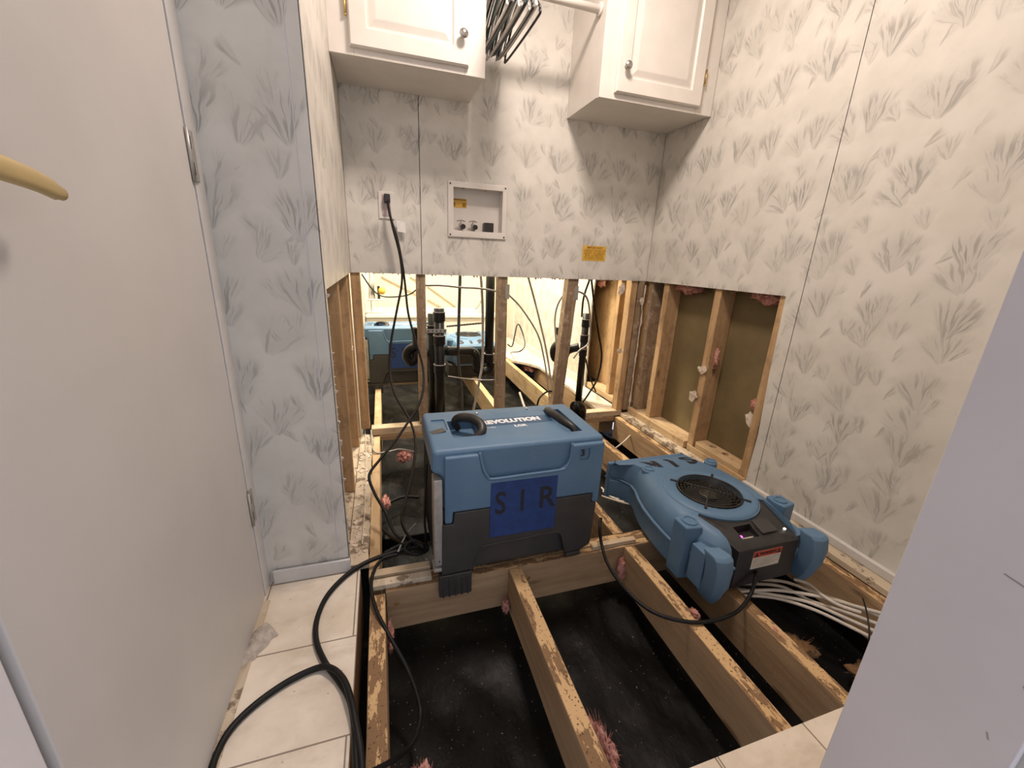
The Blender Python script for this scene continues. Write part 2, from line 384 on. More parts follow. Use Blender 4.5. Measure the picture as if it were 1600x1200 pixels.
# right wall
bm = bmesh.new()
box(bm, XR, XR+0.008, 1.118+GR, YB, ZO, ZC); box(bm, XR, XR+0.008, 0.19, 1.118-GR, 0.0, ZC)
prism(bm, [(1.118+GR, 0.0), (1.166, 0.0), (1.158, 0.25), (1.172, 0.5), (1.180, ZO), (1.118+GR, ZO)], XR, XR+0.008, 'x')
wr = struct(obj('wall_right', bm, M['paper_y']))
bm = bmesh.new(); box(bm, XR+0.0085, XR+0.012, 1.108, 1.128, 0, ZC); obj('groove', bm, M['dark'], wr)
bm = bmesh.new()
for i in range(34):
    y = random.uniform(1.2, 2.03); s = random.uniform(0.002, 0.006); d = random.uniform(0.002, 0.008)
    prism(bm, [(y-s, ZO), (y+s, ZO), (y+s*0.2, ZO-d)], XR+0.001, XR+0.007, 'x')
obj('torn_edge', bm, M['brownboard'], wr)
# outer cavity skin of the right wall
bm = bmesh.new(); box(bm, 1.545, 1.56, 0.19, 4.6, -0.2, ZC); struct(obj('wall_outer', bm, M['osb']))
# left: short wall facing the camera, with side face above the opening
bm = bmesh.new()
box(bm, -0.338, XL, YS, YS+0.008, 0.0, ZC)
box(bm, XL-0.006, XL, YS+0.008, YB, ZO, ZC)
wl = struct(obj('wall_left', bm, [M['paper_x'], M['paper_y']]))
for p in wl.data.polygons:
    if abs(p.normal.x) > 0.5: p.material_index = 1
bm = bmesh.new(); box(bm, -0.156, XL+0.0035, YS-0.0035, YS-0.0001, 0.045, ZC); box(bm, XL+0.0001, XL+0.0035, YS-0.0035, YS+0.020, 0.0, ZC)
obj('corner_moulding', bm, M['paper_x'], wl, bevel=0.001, seg=1)
bm = bmesh.new()
for i in range(46):
    z = random.uniform(0.03, ZO); q = random.uniform(0.003, 0.010); d = random.uniform(0.002, 0.012)
    prism(bm, [(XL-0.002, z-q), (XL+d*0.7, z-q*0.4), (XL+d, z+q*0.3), (XL-0.002, z+q)], YS+0.0082, YS+0.0105, 'y')
obj('torn_edge', bm, M['putty'], wl)
bm = bmesh.new(); box(bm, -0.1585, -0.156, YS-0.001, YS-0.00005, 0.045, ZC); obj('seam', bm, M['jamb'], wl)
bm = bmesh.new(); box(bm, -0.325, XL+0.005, YS-0.012, YS-0.0036, 0.0, 0.043)
struct(obj('baseboard_left', bm, M['trimwhite'], bevel=0.002, seg=1))
bm = bmesh.new(); box(bm, -0.255, -0.245, YS+0.10, 2.2, -0.2, 0.9); struct(obj('wall_left_outer', bm, M['brownboard']))
# front wall with its end face (the jamb on the right of the view)
bm = bmesh.new(); box(bm, 0.455, 1.45, 0.088, 0.183, 0.0, ZC); struct(obj('wall_front', bm, M['trimwhite']))
bm = bmesh.new(); box(bm, 0.447, 0.4549, 0.0835, 0.1875, 0.001, ZC); jb = struct(obj('trim_2', bm, M['jamb'], bevel=0.0015, seg=2))
bm = bmesh.new()
for (y, z, l, a) in ((0.094, 0.600, 0.0045, 0.9), (0.123, 0.678, 0.006, 0.2), (0.100, 0.545, 0.003, 1.2)):
    m = frame((0.4468, y, z), (0, math.cos(a), math.sin(a)), (0, -math.sin(a), math.cos(a))); obox(bm, m, l, 0.0006, 0.0001)
obj('scuff', bm, M['greyhang'], jb)
bm = bmesh.new(); box(bm, 0.4575, 0.60, 0.066, 0.0876, 0.001, ZC); struct(obj('trim_3', bm, M['trimwhite'], bevel=0.003, seg=2))
# door in the left wall and its casing
DX = -0.335
bm = bmesh.new(); box(bm, DX-0.035, DX, 0.398, 1.004, 0.010, 2.03)
dr = struct(obj('door_1', bm, M['door'], bevel=0.002, seg=2)); dr['label'] = 'plain off-white slab door with tarnished brass lever'
bm = bmesh.new()
hy = 0.558; hz = 0.955
lev = smooth_pts([(DX+0.040, 0.440, 0.953), (DX+0.042, 0.475, 0.949), (DX+0.041, 0.515, 0.944), (DX+0.038, 0.551, 0.937)], 5)
rr = []
for i, p in enumerate(lev):
    t_ = i/(len(lev)-1); h = 0.0118*(1-0.22*t_); h = h if t_ < 0.9 else h*0.72; d = 0.006
    rr.append([bm.verts.new(p+Vector((d*math.cos(a), 0, h*math.sin(a)))) for a in [k*math.pi/6 for k in range(12)]])
for A, B in zip(rr, rr[1:]):
    for k in range(12): bm.faces.new((A[k], A[(k+1) % 12], B[(k+1) % 12], B[k]))
bm.faces.new(rr[0]); bm.faces.new(rr[-1])
lathe(bm, [(0.033, -0.0005), (0.033, 0.006), (0.026, 0.010), (0.011, 0.012), (0.010, 0.042)], (DX+0.0005, 0.440, 0.953), 'x')
obj('lever_handle', bm, M['gold'], dr, smooth=True)['label'] = 'tarnished brass lever handle'
for z0, z1 in ((1.011, 1.102), (0.232, 0.322)):
    bm = bmesh.new(); box(bm, DX-0.0005, DX+0.003, 1.0055, 1.034, z0, z1)
    h = obj('hinge', bm, M['steel'], dr, bevel=0.001, seg=1)
    bm = bmesh.new(); tube(bm, [(DX+0.003, 1.0045, z0), (DX+0.003, 1.0045, z1)], 0.0035, 8, raw=True); obj('hinge_pin', bm, M['steel'], h, smooth=True)
    bm = bmesh.new()
    for q in (0.25, 0.75):
        zc = z0+(z1-z0)*q; box(bm, DX+0.003, DX+0.0036, 1.014, 1.0175, zc-0.011, zc+0.011)
    obj('slot', bm, M['dark'], h)
bm = bmesh.new(); box(bm, DX-0.05, DX-0.004, 1.0065, 1.020, 0.0, ZC); box(bm, DX-0.05, DX-0.001, 1.022, 1.068, 0.0, ZC)
struct(obj('trim_4', bm, M['trimwhite'], bevel=0.002, seg=2))
bm = bmesh.new(); box(bm, DX-0.05, DX-0.004, 0.20, 0.392, 0.0, ZC)
struct(obj('trim_5', bm, M['jamb'], bevel=0.003, seg=2))
bm = bmesh.new(); box(bm, DX-0.06, DX-0.05, -1.2, 1.07, 0.0, ZC); struct(obj('wall_side', bm, M['dark']))
bm = bmesh.new(); box(bm, DX-0.05, DX-0.004, 0.39, 1.01, 2.035, ZC); struct(obj('trim_6', bm, M['trimwhite']))
bm = bmesh.new(); box(bm, DX-0.05, DX-0.004, -1.2, 0.198, 0.0, ZC); struct(obj('wall_hall', bm, M['jamb']))
# threshold strip under the door
bm = bmesh.new(); box(bm, DX-0.03, DX+0.014, 0.36, 1.0, 0.0002, 0.004); struct(obj('trim_7', bm, M['sub'], bevel=0.001, seg=1))
# right edge: left-over vinyl baseboard and subfloor strip
bm = bmesh.new(); box(bm, 1.432, 1.4498, 0.19, 1.165, 0.0, 0.030); struct(obj('baseboard_right', bm, M['trimwhite'], bevel=0.003, seg=2))
bm = bmesh.new(); box(bm, 1.388, 1.4498, 0.19, 2.06, -0.020, -0.0003); struct(obj('trim_8', bm, M['sub']))
# left ragged subfloor strip
bm = bmesh.new()
L = [(-0.137, 1.083)]; 
for i in range(31):
    y = 1.083+i*0.0315; L.append((-0.078+random.uniform(-0.004, 0.004), y))
L += [(-0.137, 2.055)]
prism(bm, L, -0.020, 0.0); struct(obj('trim_9', bm, M['sub'], bevel=0.001, seg=1))
# ceiling
bm = bmesh.new(); box(bm, -0.45, 1.56, -0.2, 4.7, ZC, ZC+0.02); struct(obj('ceiling', bm, M['ceil']))
# bathroom beyond the wall
bm = bmesh.new(); box(bm, -0.17, -0.155, 2.135, 4.6, -0.2, ZC); struct(obj('wall_far_left', bm, M['paper_y']))
bm = bmesh.new(); box(bm, -0.155, -0.075, 4.22, 4.25, 0.3, ZC); box(bm, -0.095, -0.072, 4.20, 4.22, 0.3, ZC); struct(obj('trim_10', bm, M['white']))
bm = bmesh.new(); box(bm, -0.17, 1.56, 4.58, 4.6, -0.2, ZC); struct(obj('wall_far', bm, M['cream']))
bm = bmesh.new()
prism(bm, [(2.60, 0.0), (4.58, 0.0), (4.58, ZC), (2.60, ZC), (2.60, 0.9), (2.62, 0.6), (2.61, 0.3)], 1.42, 1.43, 'x')
box(bm, 1.42, 1.43, 2.13, 2.60, ZO+0.02, ZC)
cutpts = struct(obj('wall_far_right', bm, M['paper_y']))
bm = bmesh.new(); box(bm, 1.408, 1.4199, 2.62, 4.55, 0.0, 0.055); struct(obj('baseboard_far', bm, M['trimwhite'], bevel=0.003, seg=2))
bm = bmesh.new(); box(bm, 1.404, 1.4199, 4.38, 4.56, 0.055, ZC); struct(obj('trim_11', bm, M['white']))
bm = bmesh.new(); box(bm, -0.155, 1.5, YB+0.075, YB+0.08, ZO+0.1, ZC); struct(obj('wall_back_outer', bm, M['cream']))
bm = bmesh.new()
prism(bm, [(1.27, 2.14), (1.42, 2.14), (1.42, 4.55), (0.2, 4.55), (0.2, 3.88), (1.06, 3.85), (1.12, 3.45), (1.21, 3.35), (1.285, 3.2), (1.29, 2.9), (1.30, 2.6)], -0.020, 0.0)
struct(obj('floor_far', bm, M['vinyl']))

# black plastic sheet under the joists
bm = bmesh.new(); nx, ny = 70, 150; G = []
for j in range(ny+1):
    row = []
    for i in range(nx+1):
        x = -0.34+i*(1.88/nx); y = 0.2+j*(4.3/ny)
        z = -0.235 + 0.030*noise.noise(Vector((x*3, y*2.5, 0))) + 0.022*noise.noise(Vector((x*9+y*5, y*3-x*3, 3))) + 0.008*noise.noise(Vector((x*28, y*14, 5)))
        row.append(bm.verts.new((x, y, z)))
    G.append(row)
for j in range(ny):
    for i in range(nx): bm.faces.new((G[j][i], G[j][i+1], G[j+1][i+1], G[j+1][i]))
tag(obj('plastic_sheet', bm, M['poly'], smooth=True), 'black plastic vapor barrier sheeting lying beneath the exposed floor joists', 'plastic sheet')
bm = bmesh.new(); box(bm, -0.04, 0.32, 1.42, 1.50, -0.245, -0.182)
tag(obj('crossbar', bm, M['poly'], bevel=0.006), 'dark plastic-covered crosspiece down in the bay left of the near dehumidifier', 'crosspiece')

# ================================================================== LUMBER
def lumber(name, label, x0, x1, y0, y1, z0, z1, mat, cat, group=None, bev=0.0015):
    bm = bmesh.new(); box(bm, x0, x1, y0, y1, z0, z1)
    if y1-y0 > 0.3 or z1-z0 > 0.3:
        bmesh.ops.subdivide_edges(bm, edges=[e for e in bm.edges if e.calc_length() > 0.3], cuts=12)
    s = random.random()*50
    for v in bm.verts:
        v.co += Vector((noise.noise(v.co*6+Vector((s, 0, 0))), noise.noise(v.co*6+Vector((0, s, 0))), 0))*0.0012
    return tag(obj(name, bm, M[mat], bevel=bev, seg=1), label, cat, group)
JT, JB = -0.020, -0.160
gj = 'exposed floor joists'
lumber('floor_joist', 'scarred floor joist along the cut vinyl edge, leftmost of the front bay', -0.072, -0.032, 0.30, 0.972, JT, JB, 'wood_y', 'joist', gj)
lumber('floor_joist', 'glue-stained floor joist running toward the camera from under the near dehumidifier', 0.332, 0.372, 0.30, 0.972, JT, JB, 'wood_y', 'joist', gj)
lumber('floor_joist', 'floor joist crossed by the air mover cord, between the dehumidifier and the near air mover', 0.740, 0.779, 0.30, 0.972, JT, JB, 'wood_y', 'joist', gj)
lumber('floor_joist', 'floor joist passing under the near air mover and meeting the vinyl by the right jamb', 0.934, 0.974, 0.30, 0.972, JT, JB, 'wood_y', 'joist', gj)
lumber('rim_joist', 'outer rim joist beneath the subfloor strip along the right wall', 1.350, 1.387, 0.20, 2.055, JT-0.002, JB, 'wood_y', 'joist')
lumber('cross_beam', 'front face board of the doubled beam under the near dehumidifier', -0.030, 1.349, 0.974, 1.000, JT, JB, 'wood_x', 'beam')
lumber('cross_beam', 'rear board of the doubled beam under the near dehumidifier', -0.030, 1.349, 1.003, 1.040, JT, JB, 'wood_x', 'beam')
lumber('subfloor_remnant', 'narrow splintered subfloor remnant on the beam left of the near dehumidifier', -0.070, 0.100, 0.985, 1.012, JT+0.0005, -0.003, 'sub', 'wood strip')
lumber('subfloor_remnant', 'second pale subfloor remnant behind the first, left of the near dehumidifier', -0.070, 0.100, 1.024, 1.050, JT+0.0005, -0.001, 'plate_x', 'wood strip')
lumber('subfloor_remnant', 'splintered subfloor remnant on the beam between the dehumidifier and the near air mover', 0.625, 0.79, 0.980, 1.000, JT+0.0005, -0.004, 'plate_x', 'wood strip')
lumber('floor_joist', 'joist edge at the left of the bay beside the near dehumidifier', -0.0775, -0.045, 1.045, 2.055, JT-0.001, JB, 'plate', 'joist', gj)
lumber('floor_joist', 'rear bay joist hidden mostly behind the near dehumidifier', 0.332, 0.372, 1.042, 2.055, JT, JB, 'wood_y', 'joist', gj)
lumber('floor_joist', 'rear bay joist showing between the dehumidifier and the outlet of the near air mover', 0.740, 0.779, 1.042, 2.055, JT, JB, 'wood_y', 'joist', gj)
lumber('floor_joist', 'short joist behind the outlet of the near air mover', 1.08, 1.12, 1.042, 2.055, JT, JB, 'wood_y', 'joist', gj)
lumber('wall_plate', 'pale bottom plate crossing the floor beneath the left part of the opened back wall', -0.085, 0.60, 2.062, 2.12, JT, 0.018, 'plate_x', 'wall plate')
lumber('wall_plate', 'dusty bottom plate crossing the floor below the right part of the opened back wall', 0.602, 1.40, 2.062, 2.12, JT, 0.014, 'plate_x', 'wall plate')
lumber('floor_beam', 'thin brown board under the bottom plate of the opened back wall', -0.05, 1.349, 2.056, 2.12, JT-0.001, -0.05, 'wood_x', 'beam')
gf = 'bathroom floor joists'
lumber('bathroom_joist', 'bathroom floor joist at left running under the far dehumidifier', -0.075, -0.037, 2.125, 3.9, JT, JB, 'plate', 'joist', gf)
lumber('bathroom_joist', 'bathroom floor joist seen slanting under the curved black drain trap', 0.650, 0.690, 2.125, 3.9, JT, JB, 'plate', 'joist', gf)
lumber('bathroom_joist', 'bathroom floor joist beside the pink insulation, left of the right wall strip', 1.075, 1.113, 2.125, 3.9, JT, JB, 'plate', 'joist', gf)
bm = bmesh.new(); box(bm, 1.30, 1.4, 2.14, 3.35, JB, -0.0205); tag(obj('edge_blocking', bm, M['wood_y']), 'wooden edge blocking below the vinyl strip in the bathroom', 'blocking')
# studs in the back wall
gs = 'exposed wall studs'
def stud(label, x, wx, y0, y1, z1=1.0, lean=0, mat='oldstud', z0=0.019):
    bm = bmesh.new(); box(bm, -wx/2, wx/2, y0, y1, z0, z1)
    bmesh.ops.subdivide_edges(bm, edges=[e for e in bm.edges if e.calc_length() > 0.3], cuts=9)
    s = random.random()*40
    for v in bm.verts: v.co += Vector((x+lean*v.co.z/0.8+0.0018*noise.noise(Vector((s, v.co.y*9, v.co.z*7))), 0, 0))
    return tag(obj('wall_stud', bm, M[mat], bevel=0.002, seg=1), label, 'stud', gs)
s1 = stud('weathered stud left of the twin black drain pipes', 0.186, 0.043, 2.069, 2.125)
s2 = stud('stud with a small metal plate right of the tall black vertical pipe', 0.612, 0.050, 2.069, 2.125, lean=-0.012)
s3 = stud('leaning stud with a metal plate between the tan tubes and the right drain pipe', 0.957, 0.062, 2.069, 2.125, lean=0.042, z0=0.015)
for s_, x in ((s2, 0.612), (s3, 1.008)):
    bm = bmesh.new(); box(bm, x+0.001, x+0.024, 2.0665, 2.0685, 0.69, 0.765); obj('nail_plate', bm, M['steel'], s_, bevel=0.001, seg=1)
stud('corner stud at the far right corner where the two opened walls meet', 1.385, 0.040, 2.069, 2.125, mat='stud', z0=0.015)
stud('dark cracked stud tucked in the far right corner', 1.428, 0.036, 2.062, 2.12, mat='oldstud', z0=0.015)
# studs of the right wall
def rstud(label, y0, y1, z0=0.039, mat='stud', x1=1.543, x0=None):
    return lumber('wall_stud', label, x0 or XR+0.0085, x1, y0, y1, z0, 1.0, mat, 'stud', gs, 0.002)
rstud('wide stud in the right wall cavity nearest the far corner', 1.865, 1.905)
rstud('right wall stud in the middle of the opened cavity with torn paper stuck on it', 1.500, 1.540, 0.0005)
rstud('stud edge at the near side of the opened right wall cavity', 1.172, 1.21, 0.0005, x0=1.4585)
rstud('narrow stud in the dark corner of the right wall cavity', 2.00, 2.035, mat='oldstud')
for y0, lab in ((2.30, 'bright stud of the bathroom outer wall beside the right drain pipe'), (2.165, 'pale stud with torn white paper just beyond the far corner')):
    rstud(lab, y0, y0+0.04, 0.0395, x0=1.44)
# plates right
lumber('wall_plate', 'pale bottom plate of the right wall cavity between the far corner and the middle stud', XR+0.0085-0.02, 1.543, 1.542, 2.055, 0.0, 0.038, 'plate', 'wall plate')
lumber('bathroom_plate', 'sunlit bottom plate of the bathroom outer wall right of the drain pipe', 1.432, 1.543, 2.13, 2.60, 0.0, 0.038, 'plate', 'wall plate')
bm = bmesh.new(); prism(bm, [(1.458, 1.212), (1.543, 1.212), (1.543, 1.498), (1.47, 1.498), (1.452, 1.47), (1.456, 1.35)], 0.0, 0.056)
bl = tag(obj('wall_plate', bm, M['plate'], bevel=0.003, seg=2), 'thick block with two drilled holes in the near bay of the right wall cavity', 'wall plate')
def holes(b):
    for y in (1.425, 1.345): lathe(b, [(0.016, 0.02), (0.016, 0.1)], (1.512, y, 0), 'z', 20)
cut(bl, holes)
for y in (1.425, 1.345):
    bm = bmesh.new(); lathe(bm, [(0.0155, 0.0205), (0.0155, 0.022)], (1.512, y, 0), 'z', 20); obj('drilled_hole', bm, M['dark'], bl)
lumber('sill_strip', 'brown sill strip running along the foot of the opened right wall', 1.4502, 1.4575, 1.17, 1.53, 0.0, 0.03, 'plate', 'wood strip')
lumber('sheathing_board', 'honey-coloured sheathing board behind the bathroom outer wall studs', 1.530, 1.5435, 2.13, 3.00, 0.039, 1.0, 'stud', 'board')
# studs inside the left opening
for y0, x0, lab in ((1.50, -0.215, 'dark stud in the middle of the left side opening'), (1.90, -0.205, 'stud with torn paper near the far end of the left side opening'), (2.018, -0.200, 'last stud of the left side opening beside the bright bathroom')):
    lumber('wall_stud', lab, x0, -0.138, y0, y0+0.040, 0.0, 1.0, 'stud', 'stud', gs)
lumber('wall_stud', 'first stud of the opened back wall at its left corner', -0.134, -0.092, 2.069, 2.125, 0.0185, 1.0, 'stud', 'stud', gs)
lumber('backing_board', 'dark brown backing board behind the left side studs', -0.235, -0.218, 1.09, 2.12, -0.02, 0.95, 'brownboard', 'board')
lumber('wall_plate', 'rough bottom plate under the left side studs', -0.215, -0.139, 1.09, 2.055, -0.16, -0.001, 'sub', 'wall plate')

# blotches of torn paper / drywall bits on studs (each a small flake)
def flake(loc, size, label, mat='putty', normal='x', seed=0, cat='paper scrap', group='torn paper scraps'):
    random.seed(seed+11); bm = bmesh.new(); n = 14; A = []; B = []
    for k in range(n):
        a = 2*math.pi*k/n; r = random.uniform(0.55, 1.0)
        u, v = math.cos(a)*r*size[0]/2, math.sin(a)*r*size[1]/2; c = random.uniform(0, 0.004)
        if normal == 'x': A.append((-c, u, v)); B.append((-c+0.0015, u, v))
        else: A.append((u, -c, v)); B.append((u, -c+0.0015, v))
    va = [bm.verts.new(Vector(p)+Vector(loc)) for p in A]; vb = [bm.verts.new(Vector(p)+Vector(loc)) for p in B]
    ca = bm.verts.new(Vector(loc)+Vector((-0.004, 0, 0) if normal == 'x' else (0, -0.004, 0))); cb = bm.verts.new(Vector(loc)+Vector((0.001, 0, 0)))
    for k in range(n):
        j = (k+1) % n; bm.faces.new((va[k], va[j], ca)); bm.faces.new((vb[j], vb[k], cb)); bm.faces.new((va[j], va[k], vb[k], vb[j]))
    return tag(obj('paper_scrap', bm, M[mat]), label, cat, group)
flake(at(1098, 578, 'x', 1.452), (0.085, 0.055), 'star-shaped paper scrap on the middle stud of the right wall cavity', seed=1)
flake(at(1083, 618, 'x', 1.452), (0.070, 0.070), 'round paper scrap low on the middle stud of the right wall cavity', seed=2)
flake(at(1172, 656, 'x', 1.47), (0.07, 0.085), 'pale paper scrap at the near edge of the right wall cavity', seed=3)
flake(at(971, 452, 'y', 2.060), (0.05, 0.08), 'torn paper at the top of the far corner stud', normal='y', seed=4)
flake(at(968, 548, 'y', 2.060), (0.04, 0.045), 'curled paper bit halfway down the far corner stud', normal='y', seed=5)
flake(at(1002, 470, 'y', 2.050), (0.03, 0.05), 'brown torn flake at the top of the dark corner stud', normal='y', seed=6)
flake(at(551, 545, 'x', -0.1365), (0.05, 0.035), 'white flake on the left opening stud level with the far dehumidifier', normal='x', seed=7)
# ragged seam of caulk up the corner
bm = bmesh.new(); P = [(1.441+0.010*noise.noise(Vector((0, 0, z*22))), 2.047, z) for z in [0.02+i*0.0195 for i in range(40)]]
tube(bm, P, lambda t: 0.0025+0.009*abs(noise.noise(Vector((t*45, 1, 2)))), 6, raw=True)
tag(obj('caulk_bead', bm, M['tag']), 'ragged line of pale caulk running down the far corner', 'caulk')
bm = bmesh.new()
for i in range(60):
    p = Vector((random.uniform(-0.135, -0.09), random.uniform(1.12, 2.0), 0.001)); s = random.uniform(0.003, 0.011)
    m = Matrix.Translation(p) @ Matrix.Rotation(random.random()*3, 4, 'Z') @ Matrix.Rotation(random.uniform(-.5, .5), 4, 'X'); obox(bm, m, s, s*random.uniform(0.3, 0.9), 0.0018)
for i in range(50):
    p = Vector((random.uniform(1.392, 1.45), random.uniform(1.25, 2.0), 0.001)); s = random.uniform(0.002, 0.008)
    m = Matrix.Translation(p) @ Matrix.Rotation(random.random()*3, 4, 'Z') @ Matrix.Rotation(random.uniform(-.5, .5), 4, 'X'); obox(bm, m, s, s*random.uniform(0.3, 0.9), 0.0015)
tag(obj('debris', bm, M['putty']), 'pale crumbs of torn board scattered on the leftover subfloor strips', 'debris', kind='stuff')
# nails in the beam
for i, (px, py) in enumerate(((616, 944), (818, 905), (937, 878), (948, 868))):
    p = at(px, py, 'y', 0.973); bm = bmesh.new(); tube(bm, [p, p+Vector((0.010, -0.012, 0.008)), p+Vector((0.014, -0.014, 0.018))], 0.0018, 6)
    tag(obj('bent_nail', bm, M['brass']), ['bent nail near the left end of the beam face', 'bent nail beside the joist below the near dehumidifier', 'bent nail in the beam face left of the hanging black cord', 'bent nail in the beam face under the hanging black cord'][i], 'nail', 'bent nails in the beam face')

# ================================================================== PINK INSULATION
def fluff(loc, sz, label, seed, n=130, mat='pink'):
    random.seed(seed); bm = bmesh.new()
    bmesh.ops.create_icosphere(bm, subdivisions=4, radius=1.0)
    for v in bm.verts:
        d = 0.72 + 0.45*noise.noise(v.co*1.7+Vector((seed, 0, 0))) + 0.3*noise.noise(v.co*5+Vector((0, seed, 0))) + 0.12*noise.noise(v.co*14)
        v.co = Vector((v.co.x*sz[0]*d, v.co.y*sz[1]*d, v.co.z*sz[2]*d))+Vector(loc)
    for i in range(n):
        d = Vector((random.gauss(0, 1), random.gauss(0, 1), random.gauss(0, 1))).normalized()
        a = Vector((d.x*sz[0]*0.6, d.y*sz[1]*0.6, d.z*sz[2]*0.6))+Vector(loc); b = Vector((d.x*sz[0]*1.15, d.y*sz[1]*1.15, d.z*sz[2]*1.15))+Vector(loc)
        q = d.orthogonal().normalized()*0.0007; c = (a+b)/2+Vector((random.gauss(0, 1), random.gauss(0, 1), random.gauss(0, 1)))*0.1*min(sz)
        vs = [bm.verts.new(x) for x in (a-q, a+q, c+q*0.7, b, c-q*0.7)]; bm.faces.new(vs)
    return tag(obj('insulation_clump', bm, M[mat], smooth=True), label, 'insulation', 'pink insulation scraps')
fluff(at(632, 713, 'z', -0.13), (0.045, 0.045, 0.035), 'round pink insulation wad on the plastic left of the near dehumidifier', 1)
fluff(at(603, 785, 'z', -0.10), (0.020, 0.050, 0.020), 'pink insulation tuft along the left joist under the crossing cords', 2)
fluff(at(826, 572, 'z', -0.05), (0.075, 0.13, 0.045), 'pink insulation wad spilling beside the bathroom vinyl strip', 3)
fluff(at(1075, 452, 'x', 1.51)+Vector((0, 0, 0.01)), (0.03, 0.14, 0.04), 'pink insulation fringe at the top of the right cavity, far bay', 4)
fluff(at(1203, 466, 'x', 1.51)+Vector((0, 0, 0.01)), (0.03, 0.12, 0.04), 'pink insulation fringe at the top of the right cavity, near bay', 5)
fluff(at(940, 440, 'x', 1.49), (0.03, 0.08, 0.05), 'pink insulation fringe at the top of the bathroom outer wall', 6)
fluff(at(1118, 560, 'x', 1.49), (0.004, 0.022, 0.06), 'thin pink fibre smear on the side of the middle right wall stud', 7, 60)
fluff(at(1179, 632, 'x', 1.50), (0.012, 0.02, 0.03), 'small pink tuft at the near edge of the right wall cavity', 8, 60)
fluff((0.405, 0.500, -0.11), (0.022, 0.075, 0.075), 'pink insulation hanging along the middle joist at the bottom of the view', 9)
fluff((0.318, 0.945, -0.13), (0.012, 0.022, 0.03), 'pink shred in the corner where the middle joist meets the beam', 10, 60)
fluff((-0.022, 0.90, -0.10), (0.010, 0.045, 0.035), 'pink shreds on the inner side of the leftmost joist', 11, 90)
fluff((0.03, 0.545, -0.10), (0.03, 0.035, 0.045), 'pink insulation tuft at the lower left end of the hole', 12, 90)
fluff((0.725, 0.95, -0.09), (0.013, 0.020, 0.05), 'pink shred where the mover cord drops beside the joist', 13, 70)
fluff(at(1086, 958, 'z', -0.012), (0.010, 0.018, 0.010), 'tiny pink tuft on the joist just above the looping air mover cord', 14, 60)
fluff((0.958, 0.575, -0.026), (0.010, 0.03, 0.010), 'pink smear on the joist nearest the right jamb', 15, 60)
fluff((1.12, 0.62, -0.18), (0.08, 0.05, 0.03), 'dusty insulation heap below the white cable bundle', 16, 20, 'brownboard')
fluff((1.25, 0.49, -0.18), (0.07, 0.05, 0.03), 'brown debris heap beside the right jamb below the cables', 17, 20, 'brownboard')

# ================================================================== CABINETS
def cabinet(label, x0, x1, yf, z0, dx0, dx1, knobx, hingex, side):
    t = thing('wall_cabinet', label, 'cabinet', ((x0+x1)/2, yf+0.1, z0))
    bm = bmesh.new(); box(bm, x0, x1, yf+0.019, YB-0.001, z0+0.004, ZC-0.002); obj('body', bm, M['white'], t, bevel=0.001, seg=1)
    # face frame
    bm = bmesh.new()
    box(bm, x0-0.001, dx0+0.012, yf, yf+0.0188, z0, ZC-0.002); box(bm, dx1-0.012, x1+0.001, yf, yf+0.0188, z0, ZC-0.002)
    box(bm, dx0+0.0122, dx1-0.0122, yf, yf+0.0188, z0, z0+0.04)
    obj('face_frame', bm, M['white'], t, bevel=0.001, seg=1)
    # raised panel door
    a, b, z, ze = dx0, dx1, z0+0.022, ZC-0.02; yd = yf-0.019
    bm = bmesh.new()
    def ring(x0_, x1_, z0_, z1_, y): return [bm.verts.new(p) for p in ((x0_, y, z0_), (x1_, y, z0_), (x1_, y, z1_), (x0_, y, z1_))]
    R = [ring(a, b, z, ze, yf-0.0005), ring(a, b, z, ze, yd+0.006), ring(a+0.005, b-0.005, z+0.005, ze-0.005, yd)]
    o_ = 0.055
    for off, y in ((o_, yd), (o_+0.006, yd+0.007), (o_+0.012, yd+0.007), (o_+0.032, yd+0.001), (o_+0.036, yd+0.0005)): R.append(ring(a+off, b-off, z+off, ze-off, y))
    for A, B in zip(R, R[1:]):
        for k in range(4): bm.faces.new((A[k], A[(k+1) % 4], B[(k+1) % 4], B[k]))
    bm.faces.new(R[-1]); bm.faces.new(R[0][::-1])
    d = obj('door', bm, M['white'], t)
    bm = bmesh.new(); lathe(bm, [(0.007, 0), (0.006, -0.010), (0.014, -0.016), (0.016, -0.021), (0.013, -0.026), (0.001, -0.029)], (knobx, yd-0.0002, z+0.09), 'y', 20)
    obj('knob', bm, M['nickel'], d, smooth=True)['label'] = 'round nickel knob'
    bm = bmesh.new(); tube(bm, [(hingex, yd+0.008, z0+0.11), (hingex, yd+0.008, z0+0.165)], 0.004, 8, raw=True); lathe(bm, [(0.001, -0.006), (0.005, -0.003), (0.004, 0)], (hingex, yd+0.008, z0+0.11), 'z', 8)
    obj('hinge', bm, M['brass'], d, smooth=True)['label'] = 'brass hinge barrel'
    return t
cabinet('white wall cabinet at left with hinge on its left and knob on its right', -0.129, 0.412, 1.765, 1.538, -0.062, 0.348, 0.324, -0.070, 0)
cabinet('white wall cabinet in the right corner with knob at its left', 0.886, 1.447, 1.745, 1.538, 0.950, 1.372, 0.985, 1.381, 1)
bm = bmesh.new(); tube(bm, [(0.4135, 1.80, 1.852), (0.8845, 1.80, 1.852)], 0.0145, 16, raw=True)
rod = tag(obj('closet_rod', bm, M['white'], smooth=True), 'white round closet rod spanning between the two wall cabinets', 'rod')
bm = bmesh.new(); lathe(bm, [(0.024, 0), (0.024, -0.006), (0.018, -0.008)], (0.8845, 1.80, 1.852), 'x', 20); obj('rod_socket', bm, M['white'], rod, smooth=True)
